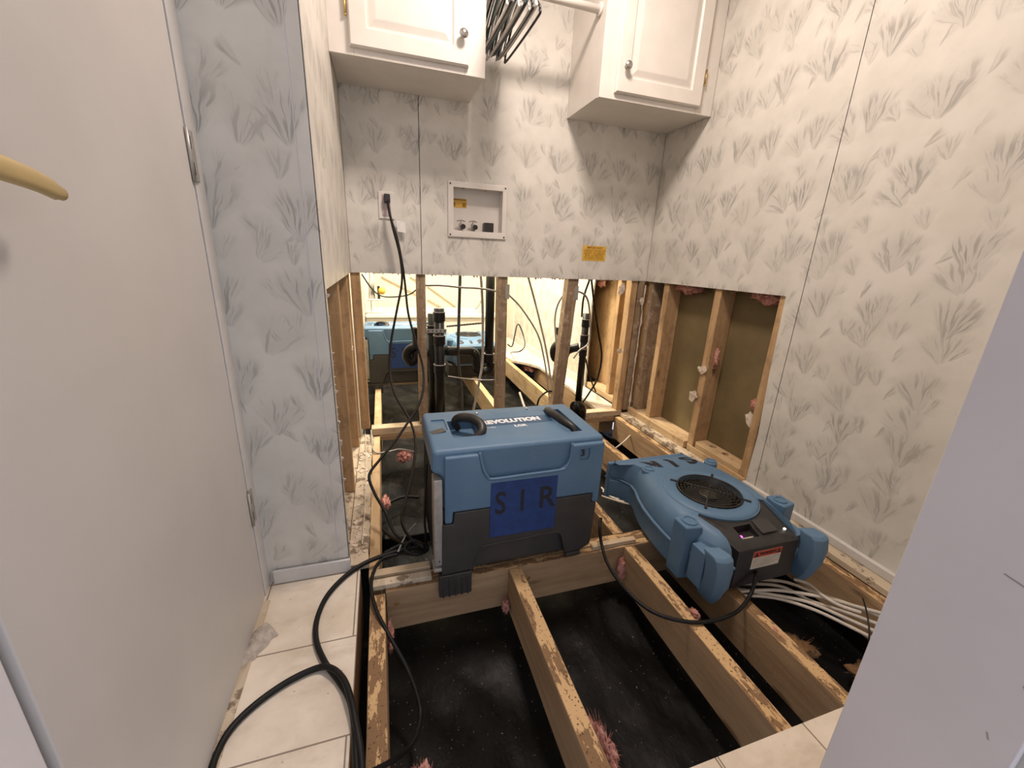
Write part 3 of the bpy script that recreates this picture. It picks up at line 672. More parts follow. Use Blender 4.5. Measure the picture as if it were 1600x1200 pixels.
# hangers
def hanger(label, x, mat, tilt, r, wide=0.40, drop=0.16, y=1.81):
    t = thing('clothes_hanger', label, 'hanger', (x, 1.80, 1.8685), 0, 'plastic hangers on the closet rod')
    zt = 1.8685; bm = bmesh.new()
    hk = [(x, 1.80-0.020, zt-0.012), (x, 1.80-0.0185, zt+0.004), (x, 1.80-0.006, zt+0.003+r), (x, 1.80+0.010, zt+0.001), (x, 1.80+0.019, zt-0.014), (x, 1.80+0.014, zt-0.030), (x, 1.80, zt-0.045)]
    tube(bm, hk, r*0.8, 7); obj('hook', bm, M[mat if mat != 'whitehang' else 'metal'], t, smooth=True)
    zn = zt-0.045; h = wide/2; zb = zn-drop+0.045
    bm = bmesh.new()
    pts = [(0, 0, zn), (tilt*0.4, -h*0.5, zn-0.028), (tilt*0.8, -h*0.95, zb+0.02), (tilt*0.95, -h, zb), (tilt*0.9, -h*0.95, zb-0.012), (tilt*0.1, 0, zb-0.016), (-tilt*0.7, h*0.95, zb-0.012), (-tilt*0.8, h, zb), (-tilt*0.7, h*0.95, zb+0.02), (-tilt*0.4, h*0.5, zn-0.028)]
    tube(bm, [(x+a, 1.80+b, c) for a, b, c in pts], r, 7, 5, closed=True)
    # little notch hooks near the ends
    for s in (-1, 1):
        yy = 1.80+s*h*0.86; tube(bm, [(x+tilt*0.7*-s, yy, zb+0.03), (x+tilt*0.7*-s, yy-0.004*s, zb+0.045), (x+tilt*0.7*-s, yy+0.012*s, zb+0.050), (x+tilt*0.7*-s, yy+0.020*s, zb+0.038)], r*0.6, 5, 3)
    obj('frame', bm, M[mat], t, smooth=True)
    return t
HL = [('blackpl', 'black'), ('whitehang', 'white'), ('blackpl', 'black'), ('greyhang', 'grey'), ('teal', 'teal'), ('whitehang', 'white'), ('greyhang', 'grey'), ('blackpl', 'black'), ('teal', 'teal'), ('greyhang', 'grey'), ('blackpl', 'black'), ('whitehang', 'white'), ('greyhang', 'grey'), ('blackpl', 'black')]
cnt = {}
tot = {}
for _, c_ in HL: tot[c_] = tot.get(c_, 0)+1
ordn = ['leftmost', 'second from left', 'third from left', 'fourth from left', 'fifth from left']
for i, (mt, cn) in enumerate(HL):
    k = cnt.get(cn, 0); cnt[cn] = k+1
    last = 'rightmost' if k == tot[cn]-1 else ordn[k]
    x = 0.430+i*0.0098
    hanger(f'{cn} plastic hanger on the closet rod, {last} of the {cn} ones', x, mt, 0.003+0.0012*(i % 4), 0.0044 if i % 3 else 0.0036, 0.385+0.010*(i % 3), 0.142+0.007*((i*7) % 4))

# ================================================================== BACK WALL FITTINGS
t = thing('washer_outlet_box', 'white recessed washing machine outlet box in the papered back wall', 'outlet box', (0.455, 2.06, 1.10))
bm = bmesh.new(); box(bm, 0.315, 0.602, YB-0.008, YB-0.0002, 0.980, 1.224); fr = obj('frame', bm, M['white'], t, bevel=0.004, seg=3)
cut(fr, lambda b: box(b, 0.341, 0.579, YB-0.05, YB+0.05, 1.011, 1.199))
bm = bmesh.new(); x0, x1, z0, z1 = 0.341, 0.579, 1.011, 1.199; y0, y1 = YB-0.001, YB+0.055
box(bm, x0-.003, x1+.003, y1, y1+.003, z0-.003, z1+.003); box(bm, x0-.003, x0, y0, y1, z0, z1); box(bm, x1, x1+.003, y0, y1, z0, z1); box(bm, x0-.003, x1+.003, y0, y1, z0-.003, z0); box(bm, x0-.003, x1+.003, y0, y1, z1, z1+.003)
obj('tray', bm, M['white'], t)
for i, x in enumerate((0.383, 0.442)):
    bm = bmesh.new(); zz = 1.011
    tube(bm, [(x, YB+0.028, zz), (x, YB+0.028, zz+0.034)], 0.010, 10, raw=True); tube(bm, [(x, YB+0.030, zz+0.022), (x+0.004, YB-0.006, zz+0.018)], 0.0105, 12, raw=True)
    v = obj('valve', bm, M['steel'], t, smooth=True); v['label'] = 'steel washing machine valve'
    bm = bmesh.new(); lathe(bm, [(0.0115, -0.012), (0.0115, 0.0), (0.001, 0.001)], (x+0.004, YB-0.002, zz+0.018), 'y', 14); obj('valve_mouth', bm, M['dark'], v)
    bm = bmesh.new(); tube(bm, [(x-0.02, YB+0.028, zz+0.044), (x, YB+0.026, zz+0.049), (x+0.02, YB+0.028, zz+0.044)], 0.003, 6); tube(bm, [(x, YB+0.028, zz+0.03), (x, YB+0.028, zz+0.048)], 0.003, 6, raw=True); obj('valve_handle', bm, M['greyhang'], v, smooth=True)
bm = bmesh.new(); box(bm, 0.496, 0.541, YB+0.004, YB+0.050, 1.012, 1.055); obj('drain_cap', bm, M['blackpl'], t, bevel=0.003)['label'] = 'square black drain knockout'
bm = bmesh.new(); box(bm, 0.338+0.004, 0.415, YB+0.0535, YB+0.0545, 1.118, 1.158); st = obj('sticker', bm, M['yellow'], t); st['label'] = 'small tan instruction sticker'
bm = bmesh.new(); box(bm, 0.345, 0.412, YB+0.053, YB+0.0534, 1.150, 1.156); box(bm, 0.345, 0.360, YB+0.053, YB+0.0534, 1.122, 1.140); box(bm, 0.394, 0.411, YB+0.053, YB+0.0534, 1.122, 1.140); obj('print', bm, M['yellowink'], st)
for x, z in ((0.326, 0.991), (0.591, 0.991), (0.326, 1.212), (0.591, 1.212)):
    bm = bmesh.new(); lathe(bm, [(0.004, -0.001), (0.004, 0.0)], (x, YB-0.0082, z), 'y', 10); obj('screw', bm, M['dark'], t)
for x in (0.39, 0.50):
    bm = bmesh.new(); lathe(bm, [(0.005, -0.001), (0.005, 0.0)], (x, YB+0.02, 1.199), 'z', 10); obj('knockout', bm, M['dark'], t)
# electrical outlet
t = thing('wall_outlet', 'ivory electrical outlet plate left of the washer box with one black plug', 'outlet', (0.04, YB, 1.10))
bm = bmesh.new(); box(bm, 0.006, 0.074, YB-0.006, YB-0.0002, 1.040, 1.154); obj('cover_plate', bm, M['white'], t, bevel=0.003, seg=2)
bm = bmesh.new(); box(bm, 0.022, 0.058, YB-0.0085, YB-0.0062, 1.052, 1.142); obj('receptacle', bm, plain('ivory_receptacle', (0.52, 0.40, 0.40), 0.4), t, bevel=0.002)['label'] = 'pinkish receptacle'
# paper tag taped beside the cord
bm = bmesh.new(); m = frame((0.100, YB-0.022, 1.010), (1, -0.1, -0.12), (-0.08, 0.12, 1)); obox(bm, m, 0.019, 0.024, 0.0006)
for v in bm.verts: v.co.y += 0.006*math.sin((v.co.x-0.08)*80)
tag(obj('paper_tag', bm, M['paperwhite']), 'folded white paper tag fixed to the black cord under the outlet', 'tag')
# yellow IMPORTANT label
bm = bmesh.new(); box(bm, 1.031, 1.170, YB-0.0012, YB-0.0002, 0.900, 0.976)
yl = tag(obj('warning_label', bm, M['yellow']), 'small yellow notice label stuck low on the back wall', 'label')
fm = lambda x, z, y=YB-0.0016: frame((x, y, z), (1, 0, 0), (0, 0, 1))
text('lettering', 'IMPORTANT', 0.0165, fm(1.101, 0.966), M['yellowink'], yl, bold=0.0004)
for i in range(6):
    text('lettering', ['COMBUSTION APPLIANCES MUST', 'BE PROPERLY INSTALLED AND', 'VENTED TO THE OUTSIDE AIR', 'BEFORE THIS HOME IS USED', 'SEE THE INSTRUCTIONS AND', 'THE MANUAL IN THE HOME'][i], 0.0088, fm(1.101, 0.953-i*0.0086), M['yellowink'], yl)

# ================================================================== PIPES
def pipe(name, label, segs, r, cat='pipe', mat='pipe', group='black drain pipes', rings=()):
    bm = bmesh.new()
    for s in segs: tube(bm, s, r, 16, 6)
    o = tag(obj(name, bm, M[mat], smooth=True), label, cat, group)
    for c, a in rings:
        bm = bmesh.new(); h = 0.024
        lathe(bm, [(r*1.0, -h), (r*1.18, -h), (r*1.18, h), (r*1.0, h)], c, a, 20); q = obj('coupling', bm, M[mat], o, bevel=0.001, seg=1)
        bm = bmesh.new(); lathe(bm, [(r*1.2, h-0.002), (r*1.215, h), (r*1.2, h+0.002)], c, a, 20); obj('glue_line', bm, M['greyhang'], q)
    return o
pa = at(686, 482, 'y', 2.17); xa = pa.x
pipe('drain_pipe', 'thick black drain stub with open top just right of the left stud', [[(xa, 2.17, -0.20), (xa, 2.17, pa.z)]], 0.0275, rings=[((xa, 2.17, 0.46), 'z'), ((xa, 2.17, 0.30), 'z'), ((xa, 2.17, 0.585), 'z')])
bm = bmesh.new(); 
xb = at(671.5, 490, 'y', 2.25).x
pipe('drain_pipe', 'thinner black vent stub behind the thick drain stub', [[(xb+0.01, 2.26, -0.20), (xb+0.01, 2.26, at(676, 490, 'y', 2.26).z)]], 0.021, rings=[((xb+0.01, 2.26, 0.5), 'z')])
# metal strap
bm = bmesh.new(); z = at(690, 517, 'y', 2.14).z
box(bm, xa-0.075, xa+0.034, 2.1385, 2.1400, z-0.010, z+0.010)
sp_ = tag(obj('pipe_strap', bm, M['steel']), 'perforated metal strap across the two black drain stubs', 'strap')
bm = bmesh.new()
for k in range(5): lathe(bm, [(0.004, -0.0006), (0.004, 0)], (xa-0.06+k*0.021, 2.138, z), 'y', 10)
obj('strap_holes', bm, M['dark'], sp_)
bm = bmesh.new(); a = at(698, 510, 'y', 2.20); b = at(752, 505, 'y', 2.27)
m = frame((a+b)/2, b-a, (0, 0, 1)); obox(bm, m, (b-a).length/2, 0.0055, 0.0007)
s2_ = tag(obj('pipe_strap', bm, M['steel']), 'perforated hanger strap strung between the drain pipes', 'strap')
bm = bmesh.new()
for k in range(13):
    p = a.lerp(b, k/12)+Vector((0, -0.0016, 0)); lathe(bm, [(0.0030, -0.0004), (0.0030, 0)], p, 'y', 8)
obj('strap_holes', bm, M['dark'], s2_)
# sink arm + P-trap + tall riser
YT = 2.30
P1 = [at(697, 548, 'y', 2.19), at(715, 549, 'y', 2.24), at(735, 549, 'y', YT), at(742, 553, 'y', YT), at(744, 566, 'y', YT), at(746, 577, 'y', YT), at(756, 581, 'y', YT), at(765, 576, 'y', YT), at(767, 566, 'y', YT)]
pipe('drain_trap', 'curved black drain trap under the tall riser in the middle of the opening', [P1], 0.026, cat='drain trap')
xr_ = at(764, 560, 'y', YT).x; zr = at(767, 566, 'y', YT).z
pipe('riser_pipe', 'tall black riser pipe left of the middle stud', [[(xr_, YT, zr-0.005), (xr_-0.004, YT, 0.95)]], 0.0265, rings=[((xr_, YT, zr+0.03), 'z')])
# left trap
P2 = [at(652, 512, 'y', 2.28), at(651, 528, 'y', 2.28), at(650, 540, 'y', 2.28), at(640, 546, 'y', 2.28), at(635, 556, 'y', 2.28), at(642, 566, 'y', 2.28), at(650, 560, 'y', 2.28), at(652, 552, 'y', 2.28), at(668, 550, 'y', 2.28)]
pipe('drain_trap', 'shiny black trap in front of the far dehumidifier, left of the left stud', [P2], 0.024, cat='drain trap')
# right set
xc = at(910, 560, 'y', 2.33).x; ztop = at(914, 490, 'y', 2.33).z
pipe('drain_pipe', 'slim black standpipe right of the leaning stud', [[(xc, 2.33, -0.02), (xc, 2.33, ztop)]], 0.0225, rings=[((xc, 2.33, 0.42), 'z'), ((xc, 2.33, 0.33), 'z'), ((xc, 2.33, 0.52), 'z')])
P3 = [at(876, 517, 'y', 2.4), at(876, 532, 'y', 2.4), at(866, 545, 'y', 2.4), at(868, 560, 'y', 2.4), at(880, 560, 'y', 2.4), at(887, 548, 'y', 2.38), at(905, 542, 'y', 2.35)]
pipe('drain_trap', 'black trap left of the leaning stud by the papered bathroom wall', [P3], 0.027, cat='drain trap', rings=[(tuple(P3[0]), 'z')])
bm = bmesh.new(); c = at(893, 640, 'z', 0.05)
e_ = at(906, 640, 'y', 2.0)
P4 = [(e_.x, 2.0, -0.2), (e_.x, 2.0, e_.z-0.03), (e_.x-0.006, 1.99, e_.z), (e_.x-0.025, 1.98, e_.z+0.022), (e_.x-0.05, 1.97, e_.z+0.025)]
pipe('drain_elbow', 'big dusty black elbow standing behind the near dehumidifier', [P4], 0.038, cat='pipe elbow')
# supply tubes
def hose(name, label, pts, r, mat, cat, group=None, n=8):
    bm = bmesh.new(); tube(bm, path(pts), r, n, 6); return tag(obj(name, bm, M[mat], smooth=True), label, cat, group)
gt_ = 'supply tubes behind the opened wall'
hose('supply_tube', 'dark supply tube dropping between the drain stubs and the riser, grey lower down', [(719, 428, 'y', 2.2), (717, 500, 'y', 2.2), (716, 560, 'y', 2.22), (721, 610, 'y', 2.25), (722, 650, 'y', 2.25)], 0.0085, 'tubedark', 'tube', gt_)
hose('supply_tube', 'dark grey tube just left of the tall black riser', [(751, 428, 'y', 2.22), (754, 480, 'y', 2.22), (754, 560, 'y', 2.22), (748, 600, 'y', 2.2), (738, 650, 'y', 2.2)], 0.0075, 'tubegrey', 'tube', gt_)
hose('supply_tube', 'straight tan tube slanting down right of the middle stud', [(825, 432, 'y', 2.15), (838, 480, 'y', 2.15), (852, 540, 'y', 2.15), (860, 590, 'y', 2.15), (864, 645, 'y', 2.15)], 0.0058, 'tubetan', 'tube', gt_)
hose('supply_tube', 'thin grey tube arcing from the middle stud down to the tan tube', [(795, 461, 'y', 2.14), (815, 482, 'y', 2.15), (840, 522, 'y', 2.15), (850, 560, 'y', 2.15), (856, 600, 'y', 2.15), (860, 645, 'y', 2.15)], 0.0048, 'tubegrey', 'tube', gt_)
hose('supply_tube', 'grey tube looping around the leaning stud to the right drain pipe', [(872, 640, 'y', 2.2), (872, 580, 'y', 2.2), (869, 535, 'y', 2.2), (867, 500, 'y', 2.2), (872, 475, 'y', 2.2), (885, 458, 'y', 2.18), (905, 456, 'y', 2.17), (918, 468, 'y', 2.2), (922, 500, 'y', 2.22), (920, 535, 'y', 2.22), (905, 548, 'y', 2.2), (896, 560, 'y', 2.2)], 0.0055, 'tubegrey', 'tube', gt_)
hose('supply_tube', 'nearly level grey tube running from the left stud to the riser', [(664, 446, 'y', 2.13), (690, 446, 'y', 2.16), (720, 449, 'y', 2.16), (752, 451, 'y', 2.16), (790, 458, 'y', 2.128)], 0.0052, 'tubegrey', 'tube', gt_)
hose('loose_wire', 'thin dark wire sagging in the left gap toward the left stud', [(565, 428, 'y', 2.2), (580, 450, 'y', 2.2), (595, 462, 'y', 2.2), (615, 464, 'y', 2.2), (640, 460, 'y', 2.18), (655, 448, 'y', 2.128)], 0.0036, 'tubedark', 'wire')
hose('loose_wire', 'thin wire looping between the thick drain stub and the middle stud near the floor', [(700, 588, 'y', 2.2), (730, 592, 'y', 2.2), (760, 594, 'y', 2.15), (775, 593, 'y', 2.13)], 0.0035, 'tubegrey', 'wire')
hose('loose_wire', 'thin bent dark wire standing against the papered bathroom wall', [(793, 538, 'y', 3.2), (800, 541, 'y', 3.2), (804, 525, 'y', 3.2), (808, 508, 'y', 3.2), (812, 509, 'y', 3.2), (818, 525, 'y', 3.2), (820, 540, 'y', 3.1), (812, 549, 'y', 3.0), (798, 551, 'z', 0.0), (803, 560, 'z', -0.03)], 0.0055, 'tubedark', 'wire')
hose('black_cable', 'black cable hanging right of the leaning stud and passing behind the standpipe', [(922, 435, 'y', 2.17), (912, 465, 'y', 2.2), (909, 495, 'y', 2.24)], 0.0058, 'rubber', 'cable')
hose('black_cable', 'black cable bowing out right of the standpipe down to the floor elbow', [(924, 436, 'y', 2.15), (929, 480, 'y', 2.17), (935, 520, 'y', 2.2), (940, 555, 'y', 2.2), (934, 590, 'y', 2.2), (920, 615, 'y', 2.2), (908, 632, 'y', 2.2)], 0.0060, 'rubber', 'cable')
hose('black_cable', 'short black cable slanting to the plate beside the standpipe', [(915, 560, 'y', 2.36), (922, 590, 'y', 2.38), (931, 612, 'y', 2.4)], 0.0055, 'rubber', 'cable')
hose('black_cable', 'short black cable arching out behind the near dehumidifier', [(838, 640, 'y', 2.0), (843, 622, 'y', 2.0), (855, 612, 'y', 2.05), (865, 612, 'y', 2.14)], 0.0052, 'rubber', 'cable')
hose('thin_rod', 'short white tube sticking up behind the near dehumidifier', [(812, 614, 'y', 1.9), (818, 632, 'y', 1.75), (824, 650, 'y', 1.6), (824, 670, 'y', 1.5), (824, 720, 'z', -0.19)], 0.0062, 'romex', 'tube')
hose('grey_wire', 'thin grey wire running over the bay from the left plate to the pink wad', [(580, 672, 'z', 0.02), (584, 705, 'z', -0.01), (605, 706, 'z', -0.03), (625, 702, 'z', -0.08), (650, 706, 'z', -0.12)], 0.004, 'tubegrey', 'wire')
hose('grey_wire', 'thin white wire on the leftover subfloor strip left of the bay', [(570, 670, 'z', 0.004), (572, 720, 'z', 0.004), (570, 790, 'z', 0.004), (566, 850, 'z', 0.004)], 0.0022, 'romex', 'wire')

# ================================================================== DEHUMIDIFIER
def dehumidifier(label, loc, rz=0, flip=False):
    t = thing('dehumidifier', label, 'dehumidifier', (0, 0, 0), 0)
    W, D, H = 0.503, 0.295, 0.408
    K = dict(keep=False)
    # blue shell
    bm = bmesh.new(); prism(bm, [(0.026, 0.225), (W-0.004, 0.225), (W, 0.385), (W, H), (0.0, H), (-0.004, 0.345), (0.018, 0.335), (0.026, 0.325)], 0.010, D, 'y')
    sh = obj('shell', bm, M['blue'], t, bevel=0.014, seg=4, **K); sh = bake(sh)
    cut(sh, lambda b: (box(b, 0.066, 0.150, 0.085, 0.205, H-0.030, H+0.02), box(b, 0.395, 0.452, 0.055, 0.240, H-0.030, H+0.02), box(b, 0.020, 0.060, 0.14, 0.225, H-0.004, H+0.02)))
    # front plate with a U shaped notch and the two tabs hanging over the base
    pl = [(0.030, 0.190), (0.050, 0.190), (0.053, 0.224), (0.478, 0.224), (0.478, 0.192), (0.500, 0.192), (0.500, 0.392), (0.395, 0.392), (0.392, 0.352), (0.383, 0.330), (0.365, 0.318), (0.160, 0.314), (0.144, 0.322), (0.132, 0.345), (0.122, 0.392), (0.030, 0.392)]
    bm = bmesh.new(); prism(bm, pl, -0.002, 0.020, 'y')
    fp = obj('front_plate', bm, M['blue'], t, bevel=0.006, seg=3, **K)
    # curved groove moulding on top of the U
    bm = bmesh.new(); U = [(0.124, 0.004, 0.396), (0.133, -0.001, 0.352), (0.146, -0.002, 0.324), (0.163, -0.002, 0.3145), (0.26, -0.002, 0.316), (0.364, -0.002, 0.318), (0.382, -0.002, 0.329), (0.392, -0.001, 0.352), (0.396, 0.004, 0.396)]
    tube(bm, U, 0.0038, 8); obj('moulding', bm, M['blue'], fp, smooth=True, **K)
    # number pocket
    cut(fp, lambda b: prism(b, [(0.418, 0.378), (0.452, 0.378), (0.452, 0.350), (0.446, 0.342), (0.424, 0.342), (0.418, 0.350)], -0.01, 0.003, 'y'))
    text('lettering', '3', 0.027, frame((0.432, 0.0024, 0.361), (1, 0, 0), (0, 0, 1)), M['ink'], fp, keep=False, bold=0.0012, label='handwritten black 3')
    # charcoal base
    bm = bmesh.new(); prism(bm, [(0.018, 0.010), (W-0.012, 0.010), (W-0.006, 0.2238), (0.020, 0.2238)], 0.0205, D-0.005, 'y')
    bs = obj('base', bm, M['base'], t, bevel=0.008, seg=2, **K)
    bm = bmesh.new(); prism(bm, [(0.020, 0.020), (0.108, 0.024), (0.118, 0.060), (0.130, 0.088), (0.150, 0.100), (0.355, 0.106), (0.378, 0.100), (0.390, 0.075), (0.402, 0.020), (0.455, 0.020), (0.488, 0.040), (0.494, 0.1895), (0.4755, 0.1915), (0.4755, 0.2225), (0.0555, 0.2225), (0.0525, 0.1875), (0.022, 0.1875)], -0.001, 0.020, 'y')
    obj('base_skirt', bm, M['base'], bs, bevel=0.004, seg=2, **K)
    bm = bmesh.new(); tube(bm, [(0.108, -0.001, 0.024), (0.118, -0.001, 0.060), (0.130, -0.001, 0.087), (0.150, -0.001, 0.1000), (0.25, -0.001, 0.103), (0.355, -0.001, 0.106), (0.378, -0.001, 0.099), (0.390, -0.001, 0.075), (0.402, -0.001, 0.022)], 0.0028, 8); obj('arch_moulding', bm, M['base'], bs, smooth=True, **K)
    for x0, x1, z0 in ((0.012, 0.106, -0.055), (0.405, 0.455, 0.006)):
        bm = bmesh.new(); box(bm, x0, x1, -0.004, 0.018, z0, 0.0195)
        if z0 < 0:
            for k in range(5): box(bm, x0+0.008+k*0.018, x0+0.014+k*0.018, -0.008, -0.004, z0, 0.012)
        obj('foot', bm, M['base'], bs, bevel=0.002, seg=1, **K)
    bm = bmesh.new()
    for x in (0.04, 0.40): box(bm, x, x+0.06, D-0.06, D-0.01, -0.018, 0.0098)
    obj('foot', bm, M['base'], bs, **K)
    # side filter grille and metal corner panel
    bm = bmesh.new(); box(bm, 0.004, 0.0175, 0.055, D-0.012, 0.028, 0.333); gr = obj('filter_grille', bm, M['dark'], t, bevel=0.003, seg=2, **K); gr['label'] = 'black intake grille on the side'
    bm = bmesh.new()
    for k in range(7):
        y = 0.072+k*0.031; tube(bm, [(0.0030, y, 0.04), (0.0005, y+0.004, 0.18), (0.0030, y, 0.325)], 0.0013, 5)
    obj('grille_wire', bm, M['blackpl'], gr, smooth=True, **K)
    bm = bmesh.new(); box(bm, 0.001, 0.0245, 0.003, 0.050, 0.052, 0.326); mp = obj('side_panel', bm, M['steel'], t, bevel=0.002, seg=1, **K); mp['label'] = 'bare metal corner panel'
    bm = bmesh.new(); lathe(bm, [(0.0025, -0.0004), (0.0025, 0)], (0.014, 0.0028, 0.068), 'y', 8); obj('screw', bm, M['dark'], mp, **K)
    bm = bmesh.new(); box(bm, -0.002, 0.030, 0.004, 0.05, 0.030, 0.042); obj('bracket', bm, M['greyhang'], t, bevel=0.003, **K)
    # top details
    bm = bmesh.new(); box(bm, 0.155, 0.392, 0.145, 0.198, H-0.0002, H+0.0008); bd = obj('name_band', bm, M['bluedark'], t, **K); bd['label'] = 'darker blue name strip'
    text('lettering', 'REVOLUTION', 0.037, frame((0.263, 0.171, H+0.0011), (1, 0.02, 0), (-0.02, 1, 0)), M['whiteink'], bd, keep=False, bold=0.0022, sx=0.84)
    text('lettering', 'LGR', 0.021, frame((0.280, 0.130, H+0.0005), (1, 0, 0), (0, 1, 0)), M['whiteink'], t, keep=False, bold=0.0010)
    text('lettering', 'Dri-Eaz', 0.012, frame((0.185, 0.132, H+0.0005), (1, 0, 0), (0, 1, 0)), M['whiteink'], t, keep=False)
    bm = bmesh.new(); tube(bm, [(0.100, 0.190, H-0.022), (0.088, 0.188, H+0.002), (0.100, 0.180, H+0.020), (0.130, 0.160, H+0.024), (0.152, 0.130, H+0.018), (0.152, 0.102, H+0.004), (0.128, 0.092, H-0.012), (0.105, 0.090, H-0.026)], lambda q: 0.0125*(0.7+0.5*math.sin(math.pi*q)), 10, 6)
    obj('handle', bm, M['blackpl'], t, smooth=True, **K)['label'] = 'raised black strap handle'
    bm = bmesh.new(); tube(bm, [(0.418, 0.235, H-0.022), (0.406, 0.225, H+0.006), (0.402, 0.175, H+0.013), (0.412, 0.115, H+0.012), (0.428, 0.075, H+0.004), (0.434, 0.062, H-0.020)], lambda q: 0.0115*(0.65+0.5*math.sin(math.pi*q)), 10, 6)
    obj('handle', bm, M['blackpl'], t, smooth=True, **K)['label'] = 'folded black strap handle'
    bm = bmesh.new(); obox(bm, Matrix.Translation((0.030, 0.135, H-0.001)) @ Matrix.Rotation(-0.1, 4, 'Y') @ Matrix.Rotation(0.25, 4, 'Z'), 0.021, 0.013, 0.0035); obj('latch', bm, M['tubedark'], t, bevel=0.002, **K)
    bm = bmesh.new(); lathe(bm, [(0.006, 0), (0.006, 0.004), (0.003, 0.006)], (0.17, 0.252, H-0.001), 'z', 14); lathe(bm, [(0.005, 0), (0.005, 0.004), (0.003, 0.006)], (0.345, 0.262, H-0.001), 'z', 14); obj('screw', bm, M['metal'], t, smooth=True, **K)
    # blue tape with stencilled letters, following the step in the front
    bm = bmesh.new(); box(bm, 0.156, 0.356, -0.0032, -0.0022, 0.1255, 0.302); tp = obj('tape', bm, M['tape'], t, **K); tp['label'] = 'strip of blue painter\'s tape'
    for ch, x, sx in (('S', 0.185, 1.0), ('I', 0.250, 1.0), ('R', 0.325, 1.2)):
        text('lettering', ch, 0.100, frame((x, -0.0037, 0.232), (1, 0, 0), (0.0, 0, 1)), M['ink'], tp, keep=False, bold=0.0012, sx=sx*0.75)
    t.location = loc; t.rotation_euler = (0, 0, rz)
    return t
dh = dehumidifier('large blue and charcoal dehumidifier in front, straddling the open joists', (0.105, 0.952, 0.0005), math.radians(0.0))
d2 = copy_tree(dh)
for ch in d2.children:
    if ch.name.startswith('handle'): ch.scale.z = 0.55; ch.location.z = 0.408*0.45
d2.name = 'dehumidifier.001'; d2.location = (-0.128, 2.86, 0.0); d2['label'] = 'second blue and charcoal dehumidifier in the bathroom beyond the left studs'
lumber('floor_batten', 'pale batten under the far dehumidifier', -0.13, 0.40, 2.93, 2.97, JT, -0.001, 'plate_x', 'wood strip')

